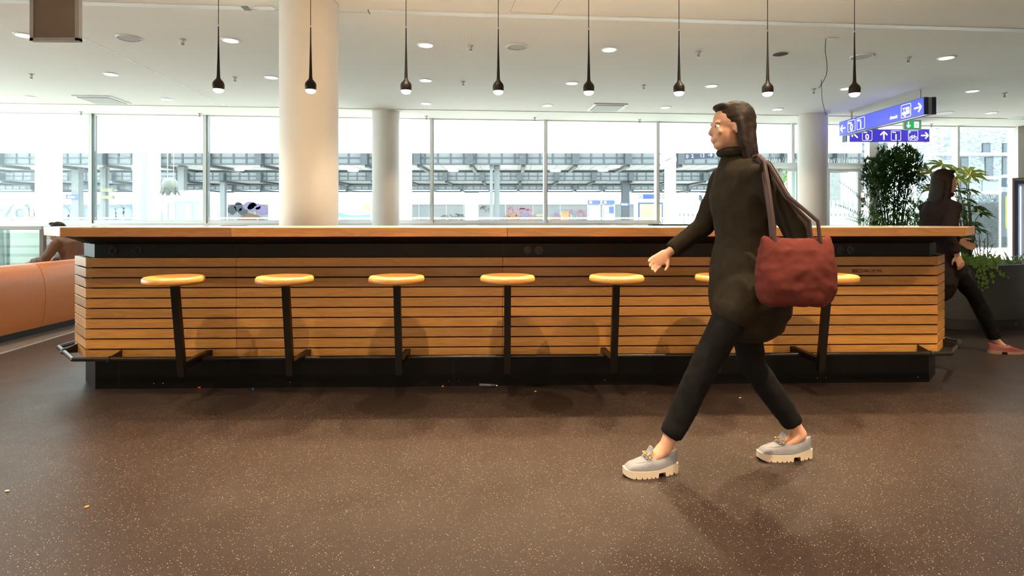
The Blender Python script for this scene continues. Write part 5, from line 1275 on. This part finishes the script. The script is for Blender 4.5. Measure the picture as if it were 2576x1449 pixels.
def head(mb, c, fx, k=1.0, tilt=0.0):
    # fx = +1/-1: facing direction along x
    R = Matrix.Rotation(tilt*fx, 4, 'Y')
    def P(x, y, z): v = R @ Vector((x*fx*k, y*k, z*k)); return Vector(c)+v
    mb.ball(P(-.012, 0, .03), (.092*k, .074*k, .088*k), 24); mb.ball(P(.018, 0, -.02), (.068*k, .060*k, .085*k), 20); mb.ball(P(.045, 0, -.078), (.034*k, .036*k, .028*k), 16)
    mb.ball(P(.0, 0, -.060), (.060*k, .052*k, .045*k), 16)
    limb(mb, [P(.080, 0, .008), P(.094, 0, -.024)], [.008*k, .012*k], 10)      # nose
    mb.ball(P(.081, 0, -.052), (.012*k, .024*k, .008*k), 10); mb.ball(P(.079, 0, -.062), (.012*k, .021*k, .008*k), 10)    # lips
    for s in (-1, 1):
        mb.ball(P(.073, s*.030, .022), (.012*k, .022*k, .008*k), 10)        # brow
        mb.ball(P(.066, s*.034, -.022), (.013*k, .022*k, .018*k), 10)       # cheek
        mb.ball(P(-.005, s*.074, -.008), (.018*k, .008*k, .030*k), 12)      # ear
    return P
def eyes(P, parent, k=1.0):
    for s in (-1, 1):
        m = MB(); m.ball(P(.070, s*.030, .004), .0115*k, 12); e = m.build('eye', mat('eye white', (.75,.72,.68), .3), parent, smooth=True)
        m = MB(); m.ball(P(.0765, s*.031, .004), .0066*k, 10); m.build('iris', M['eye'], e, smooth=True)
def shoe_upper(mb, L_, collar=.095, toe=.062, w0=.047):
    n = 22; rows = []; K = 14
    for i in range(n+1):
        t = i/n; x = t*L_
        w = w0*(math.sin(PI*min(1, .10+t*.9))**.45)*(.80+.20*math.cos((t-.33)*3.2)); w = max(w, .012)
        if t < .12: h = toe*(.45+.55*(t/.12)**.5)
        elif t < .45: h = toe+(collar-.012-toe)*((t-.12)/.33)**1.3
        elif t < .58: h = collar-.012-.010*((t-.45)/.13)
        else: h = collar-.022+.030*((t-.58)/.42)
        if i in (0, n): w *= .45; 
        row = []
        for j in range(K+1):
            a = PI*j/K; cs = math.cos(a); sn = math.sin(a)
            row.append((x, w*(abs(cs)**.8)*(1 if cs >= 0 else -1), .030+(h-.030)*(sn**.55)))
        rows.append(row)
    vs = [p for row in rows for p in row]; m_ = K+1
    fs = [(i*m_+j, i*m_+j+1, (i+1)*m_+j+1, (i+1)*m_+j) for i in range(n) for j in range(K)]
    fs += [tuple(range(m_))[::-1], tuple(n*m_+j for j in range(m_))]+[(i*m_, (i+1)*m_, (i+1)*m_+K, i*m_+K) for i in range(n)]
    mb.add(vs, fs)
def plan_w(t, w0=.050): return w0*(math.sin(PI*min(1, max(0, .06+t*.90)))**.42)*(.82+.20*math.cos((t-.33)*3.2))
def sole(mb, L_, lug=True, th=.034, heel=.044):
    n = 72
    vs = []; fs = []
    for i in range(n+1):
        t = i/n; x = t*L_
        w = plan_w(t)*(.55 if i in (0, n) else (.85 if i in (1, n-1) else 1))
        toe_lift = .012*max(0, 1-t/.14)**1.5; zt = th+toe_lift*.6 if t < .6 else th+(heel-th)*min(1, (t-.6)/.25)
        zb = toe_lift
        if .56 < t < .70: zb = .020
        elif lug:
            for c_ in (.17, .26, .35, .43, .50, .79, .88):
                if abs(t-c_) < .010: zb += .009
        vs += [(x, -w, zb), (x, w, zb), (x, w, zt), (x, -w, zt)]
    for i in range(n):
        a = 4*i; b = a+4
        for j in range(4): fs.append((a+j, a+(j+1) % 4, b+(j+1) % 4, b+j))
    fs += [(3,2,1,0), (4*n, 4*n+1, 4*n+2, 4*n+3)]
    mb.add(vs, fs)
def loafer(label, toe, heel, tilt=0.0, group=None):
    # toe at local x = 0, heel at x = L ; z up
    toe = Vector(toe); heel = Vector(heel); L_ = (heel-toe).length; a = math.atan2(heel.y-toe.y, heel.x-toe.x)
    r = bpy.data.objects.new('loafer', None); COL.objects.link(r)
    r.location = toe; r.rotation_euler = (0, -tilt, a)
    m = MB(); sole(m, L_); m.build('sole', M['sole'], r, smooth=True, bevel=.0, angle=.5)
    m = MB(); shoe_upper(m, L_-.010); m.v = [(x+.005, y, z) for x, y, z in m.v]; u = m.build('upper', M['suede'], r, smooth=True, angle=1.2)
    m = MB()
    for s in (-1, 1): m.tube([(.006+.27*L_/.28*t, s*plan_w(t)*.93, .037+.012*max(0,1-t/.14)*.6+(.009*min(1,max(0,(t-.6)/.25)))) for t in [k/20 for k in range(1, 20)]], .0016, 6)
    m.build('welt', mat('welt grey', (.09,.105,.135), .8), u, smooth=True)
    # apron seam, strap and tongue
    m = MB(); m.tube([(.06+.0*k, 0, 0) for k in (0,)]+[(0,0,0)], .001, 3) if False else None
    pts = [Vector((.115-.075*math.cos(q), .030*math.sin(q), .060+.022*(1-math.cos(q))*.0+.030*(1-math.cos(q))*.45)) for q in [(-1.5+3.0*k/16) for k in range(17)]]
    m.tube(pts, .0022, 6); m.build('apron_seam', M['suede'], u, smooth=True)
    m = MB(); c = Vector((.120, 0, .086)); 
    vs = []
    for (x, z, w) in ((.098, .078, .026), (.118, .094, .024), (.128, .112, .021), (.133, .126, .014)):
        vs += [(x, -w, z), (x, w, z), (x+.006, w, z), (x+.006, -w, z)]
    fs = [(4*i+j, 4*i+(j+1) % 4, 4*i+4+(j+1) % 4, 4*i+4+j) for i in range(3) for j in range(4)]+[(0,3,2,1), (12,13,14,15)]
    m.add(vs, fs); m.build('tongue', M['suede'], r, smooth=True, bevel=.002)
    m = MB(); pts = [Vector((.108+.018*(abs(k)/6), .040*k/6*1.02, .088-.040*(abs(k)/6)**2.2)) for k in range(-6, 7)]
    m.tube(pts, [(.004, .012)]*13, 8, side=Vector((0,0,1))); st = m.build('strap', M['suede'], r, smooth=True)
    m = MB()
    for k in range(-4, 5):
        p = Vector((.103+.004*(abs(k)), .0072*k, .097-.010*(abs(k)/4)**2)); q = Matrix.Rotation(PI/2 if k % 2 else 0, 4, 'X')
        m.tube([p+(q @ Vector((math.cos(t)*.0075, math.sin(t)*.006, 0))) for t in [2*PI*i/12 for i in range(12)]], .0020, 6, closed=True)
    for s in (-1, 1): m.ball((.112, s*.036, .088), .005, 8)
    m.build('gold_chain', M['gold'], r, smooth=True)
    return r

def person(label, base, fx, J, coat, trousers, shoe=None, hem=.74, bag=None, k=1.0, hair_long=True, coat_mat=None, trouser_mat=None, hat=None, neck_s=1.0):
    r = thing('person', label, 'person', base); B0 = Vector(base)
    L = {n: Vector(p)-B0 for n, p in J.items() if n != 'curl' and n[:3] not in ('foo', 'pn_', 'hd_')}
    body = MB(); side = Vector((0,1,0))
    limb(body, [L['pelvis'], L['waist'], L['chest'], L['chest'].lerp(L['neck'], .6)], [(.135*k,.085*k), (.105*k,.07*k), (.125*k,.085*k), (.085*k,.055*k)], 20, side=side)
    limb(body, [L['chest'].lerp(L['neck'], .7), L['neck'], L['head']-Vector((0,0,.05))], [.060*k, .048*k, .048*k], 14)
    P = head(body, L['head'], fx, k, J.get('tilt', 0) if False else 0)
    for s in ('l', 'r'):
        limb(body, [L['sh_'+s], L['el_'+s], L['wr_'+s]], [.036*k, .032*k, .023*k], 14)
        limb(body, [L['hip_'+s], L['hip_'+s].lerp(L['kn_'+s], .5), L['kn_'+s], L['kn_'+s].lerp(L['an_'+s], .35), L['an_'+s]], [.075*k, .062*k, .048*k, .048*k, .030*k], 16)
        a = L['an_'+s]; hl = Vector(J['foot_'+s])
        limb(body, [a, a+Vector((0,0,-.030))+hl*.035, a+Vector((0,0,-.052))+hl*.075], [(.034*k,.032*k), (.028,.033), (.018,.028)], 12)
        d = (L['wr_'+s]-L['el_'+s]).normalized(); hand(body, L['wr_'+s], J.get('hd_'+s, d), J.get('pn_'+s, (fx, 0, -.2)), k*.98, J.get('curl', .5))
    voxel_part(body, 'body', M['skin'], r, .0055, 4)
    eyes(P, r, k)
    # trousers
    m = MB(); th = trousers
    limb(m, [L['pelvis']+Vector((0,0,.12)), L['pelvis'], L['pelvis']-Vector((0,0,.06))], [(.135*k,.095*k), (.150*k,.105*k), (.135*k,.095*k)], 20, side=side)
    for s in ('l', 'r'):
        limb(m, [L['hip_'+s], L['hip_'+s].lerp(L['kn_'+s], .5), L['kn_'+s], L['kn_'+s].lerp(L['an_'+s], .35), L['kn_'+s].lerp(L['an_'+s], th)], [.090*k, .080*k, .064*k, .062*k, .052*k], 18, open_end=True)
    voxel_part(m, 'trousers', trouser_mat or M['blackcloth'], r, .011, 5, .012, .07)
    # coat
    m = MB(); hb = L['pelvis']+Vector((-fx*.02, 0, hem-(L['pelvis']+B0).z))
    limb(m, [hb, L['pelvis'], L['waist'], L['chest'], L['chest'].lerp(L['neck'], .55), L['neck']-Vector((0,0,.01))], [(.200*k,.185*k), (.190*k,.165*k), (.160*k,.132*k), (.178*k,.142*k), (.160*k,.100*k), (.064*k,.064*k)], 24, side=side)
    for s in ('l', 'r'):
        limb(m, [L['chest'].lerp(L['neck'], .5).lerp(L['sh_'+s], .5), L['sh_'+s], L['el_'+s], L['el_'+s].lerp(L['wr_'+s], .93)], [.068*k, .066*k, .056*k, .045*k], 16, open_end=True)
    if hem > .58:
        for s in ('l', 'r'): limb(m, [L['hip_'+s]+Vector((0,0,.06)), L['hip_'+s], L['hip_'+s].lerp(L['kn_'+s], .32)], [.115*k, .122*k, .112*k], 18)
    voxel_part(m, 'coat', coat_mat, r, .012, 5, .018, .09)
    # collar
    m = MB(); m.tube([L['neck']+Vector((math.cos(a)*.066, math.sin(a)*.066, .012)) for a in [2*PI*i/16 for i in range(16)]], (.022), 8, closed=True); m.build('collar', coat_mat, r, smooth=True)
    # hair
    m = MB(); hc = L['head']
    m.ball(hc+Vector((-fx*.026, 0, .046))*1.0, (.093*k, .084*k, .086*k), 24); m.ball(hc+Vector((-fx*.058, 0, .0)), (.062*k, .078*k, .09*k), 20)
    m.ball(hc+Vector((fx*.036, 0, .098)), (.045*k, .055*k, .022*k), 14)
    if hair_long:
        limb(m, [hc+Vector((-fx*.06, 0, .0)), hc+Vector((-fx*.080, 0, -.11)), hc+Vector((-fx*.10, 0, -.22)), hc+Vector((-fx*.12, 0, -.30))], [(.078,.05), (.082,.042), (.075,.034), (.04,.018)], 18, side=side)
        for s in (-1, 1): limb(m, [hc+Vector((-fx*.02, s*.068, .02)), hc+Vector((-fx*.03, s*.076, -.07)), hc+Vector((-fx*.055, s*.076, -.18))], [.026, .024, .012], 10)
    voxel_part(m, 'hair', M['hair'], r, .007, 3, .006, .02)
    return r, L
# walking woman in front of the bar, moving to the left
toeA, heelA = Vector((1.197, 2.77, 0)), Vector((1.474, 2.80, 0))
toeB, heelB = Vector((.507, 2.585, 0)), Vector((.768, 2.64, 0))
anA, anB = Vector((1.415, 2.795, .115)), Vector((.708, 2.628, .115))
J = dict(pelvis=(1.115, 2.71, .93), waist=(1.11, 2.71, 1.09), chest=(1.09, 2.71, 1.30), neck=(1.065, 2.71, 1.475), head=(1.035, 2.70, 1.60),
    hip_l=(1.105, 2.62, .885), hip_r=(1.115, 2.80, .885), kn_l=(.885, 2.60, .515), kn_r=(1.185, 2.81, .455), an_l=anB, an_r=anA,
    sh_l=(1.095, 2.535, 1.385), sh_r=(1.08, 2.885, 1.385), el_l=(1.24, 2.50, 1.14), wr_l=(1.31, 2.49, .92), el_r=(.985, 2.93, 1.13), wr_r=(.80, 2.90, 1.00),
    foot_l=(-1,-.1,0), foot_r=(-1,0,0), pn_l=(0, 1, 0), pn_r=(0,-1,0), curl=.8)
pw, Lw = person('person walking left past the bar in dark olive coat, black trousers and grey blue loafers', (1.11, 2.71, 0), -1, J, None, .86, hem=.76, k=1.0, coat_mat=M['olive'], trouser_mat=M['blackcloth'])
for a, b, nm in ((toeA, heelA, 'r'), (toeB, heelB, 'l')):
    s_ = loafer('', a, b); s_.parent = pw; s_.location = a-Vector(pw.location); s_['label'] = 'grey blue suede loafer with gold chain and cream lugged sole'
# bag
r = thing('shoulder_bag', "soft dark red cloth bag hanging from the walking person's shoulder at hip height", 'bag', (1.20, 2.405, .80))
m = MB(); vs = []; n = 28
for i, (z, hx, hy) in enumerate(((0, .12, .03), (.02, .15, .05), (.08, .165, .062), (.16, .165, .062), (.24, .155, .050), (.29, .145, .030), (.30, .14, .018))):
    for k in range(n):
        a = 2*PI*k/n; c_, s_ = math.cos(a), math.sin(a); vs.append((hx*abs(c_)**.6*(1 if c_ > 0 else -1), hy*abs(s_)**.6*(1 if s_ > 0 else -1), z-.015*abs(s_)*(z > .25)))
m.add(vs, [(i*n+k, i*n+(k+1) % n, (i+1)*n+(k+1) % n, (i+1)*n+k) for i in range(6) for k in range(n)]+[tuple(range(n))[::-1], tuple(6*n+k for k in range(n))])
voxel_part(m, 'bag_body', M['redbag'], r, .008, 3, .016, .07)
for sy, x1, x2 in ((-.025, -.10, .09), (.025, -.09, .08)):
    m = MB(); m.tube([(x1, sy, .27), (x1-.005, sy+.01, .38), (-.108, .035+sy*.6, .52), (-.106, .075+sy*.6, .615), (-.105, .125, .652), (-.104, .185, .655), (-.098, .125, .650), (-.085, .072+sy*.6, .60), (-.03, .03+sy*.6, .47), (x2-.01, sy, .36), (x2, sy, .27)], .0085, 8); m.build('strap', mat('dark strap', (.03,.012,.010), .7), r, smooth=True)
# second person, walking right behind the bar end
D2_ = 4.98
toe, heel = Vector((4.455, D2_-.02, 0)), Vector((4.165, D2_, 0)); toe2, heel2 = Vector((3.66, D2_+.17, 0)), Vector((3.38, D2_+.17, 0))
J = dict(pelvis=(3.77, D2_+.08, .88), waist=(3.78, D2_+.08, 1.03), chest=(3.80, D2_+.08, 1.22), neck=(3.825, D2_+.08, 1.375), head=(3.855, D2_+.08, 1.495),
    hip_l=(3.76, D2_+.165, .83), hip_r=(3.78, D2_, .83), kn_l=(3.70, D2_+.17, .47), kn_r=(4.05, D2_, .50), an_l=(3.45, D2_+.17, .13), an_r=(4.235, D2_, .11),
    sh_l=(3.80, D2_+.24, 1.29), sh_r=(3.80, D2_-.09, 1.29), el_l=(3.92, D2_+.28, 1.07), wr_l=(4.12, D2_+.26, .97), el_r=(3.72, D2_-.12, 1.05), wr_r=(3.79, D2_-.13, .87),
    foot_l=(1,0,0), foot_r=(1,0,0), pn_l=(0,-1,0), pn_r=(0,1,0), curl=.5)
pr, Lr = person('person in a long dark plum brown coat walking right beside the planter', (3.8, D2_, 0), 1, J, None, .95, hem=.60, k=.94, coat_mat=M['darkcoat'], trouser_mat=M['blackcloth'])
for a, b in ((toe, heel), (toe2, heel2)):
    e = bpy.data.objects.new('shoe', None); COL.objects.link(e); e.parent = pr; e.location = a-Vector(pr.location); e.rotation_euler = (0,0, math.atan2(b.y-a.y, b.x-a.x)); L_ = (b-a).length
    m = MB(); shoe_upper(m, L_-.008, .10, .05, .043); m.v = [(x+.004, y, z-.008) for x, y, z in m.v]; u = m.build('upper', M['redshoe'], e, smooth=True, angle=1.2)
    m = MB(); sole(m, L_, False, .022, .028); m.build('sole', M['shoesole'], e, smooth=True, angle=.5)
    e['label'] = 'oxblood leather shoe with brown sole'
# seated person on the leather bench, leaning forward, facing away to the left
bx, by = -5.36, 6.95
J = dict(pelvis=(bx+.02, by, .56), waist=(bx, by, .70), chest=(bx-.02, by-.01, .87), neck=(bx-.13, by, .96), head=(bx-.21, by, 1.02),
    hip_l=(bx-.02, by-.10, .54), hip_r=(bx-.02, by+.10, .54), kn_l=(bx-.46, by-.12, .56), kn_r=(bx-.46, by+.12, .56), an_l=(bx-.48, by-.12, .11), an_r=(bx-.48, by+.12, .11),
    sh_l=(bx-.04, by-.17, .92), sh_r=(bx-.04, by+.17, .92), el_l=(bx-.16, by-.23, .70), wr_l=(bx-.38, by-.15, .66), el_r=(bx-.16, by+.23, .70), wr_r=(bx-.38, by+.15, .66),
    foot_l=(-1,0,0), foot_r=(-1,0,0), pn_l=(0,0,-1), pn_r=(0,0,-1), curl=.4)
ps, Ls = person('person in a dusky brown top sitting bent forward on the leather bench, mostly hidden', (bx, by, 0), -1, J, None, .95, hem=.56, coat_mat=M['browncloth'], trouser_mat=M['blackcloth'], hair_long=False, k=.92)
for y in (-.12, .12):
    e = bpy.data.objects.new('shoe', None); COL.objects.link(e); e.parent = ps; e.location = (-.70, y, 0)
    m = MB(); shoe_upper(m, .27, .095, .05, .043); m.build('upper', M['blackcloth'], e, smooth=True); m = MB(); sole(m, .28, False, .03, .035); m.build('sole', M['white'], e, smooth=True)
# ------------------------------------------------------------------ world and view
w = bpy.data.worlds.new('overcast sky'); SC.world = w; w.use_nodes = True
bg = w.node_tree.nodes['Background']; bg.inputs[0].default_value = (.86,.95,1.0,1); bg.inputs[1].default_value = 4.2
SC.view_settings.view_transform = 'Standard'; SC.view_settings.look = 'None'; SC.view_settings.exposure = 1.25; SC.view_settings.gamma = 1.0; SC.view_settings.use_curve_mapping = False
SC.cycles.use_denoising = True
SC.cycles.max_bounces = 5; SC.cycles.diffuse_bounces = 3; SC.cycles.glossy_bounces = 3; SC.cycles.transparent_max_bounces = 8
SC.cycles.use_adaptive_sampling = True; SC.cycles.adaptive_threshold = .08; SC.cycles.adaptive_min_samples = 16
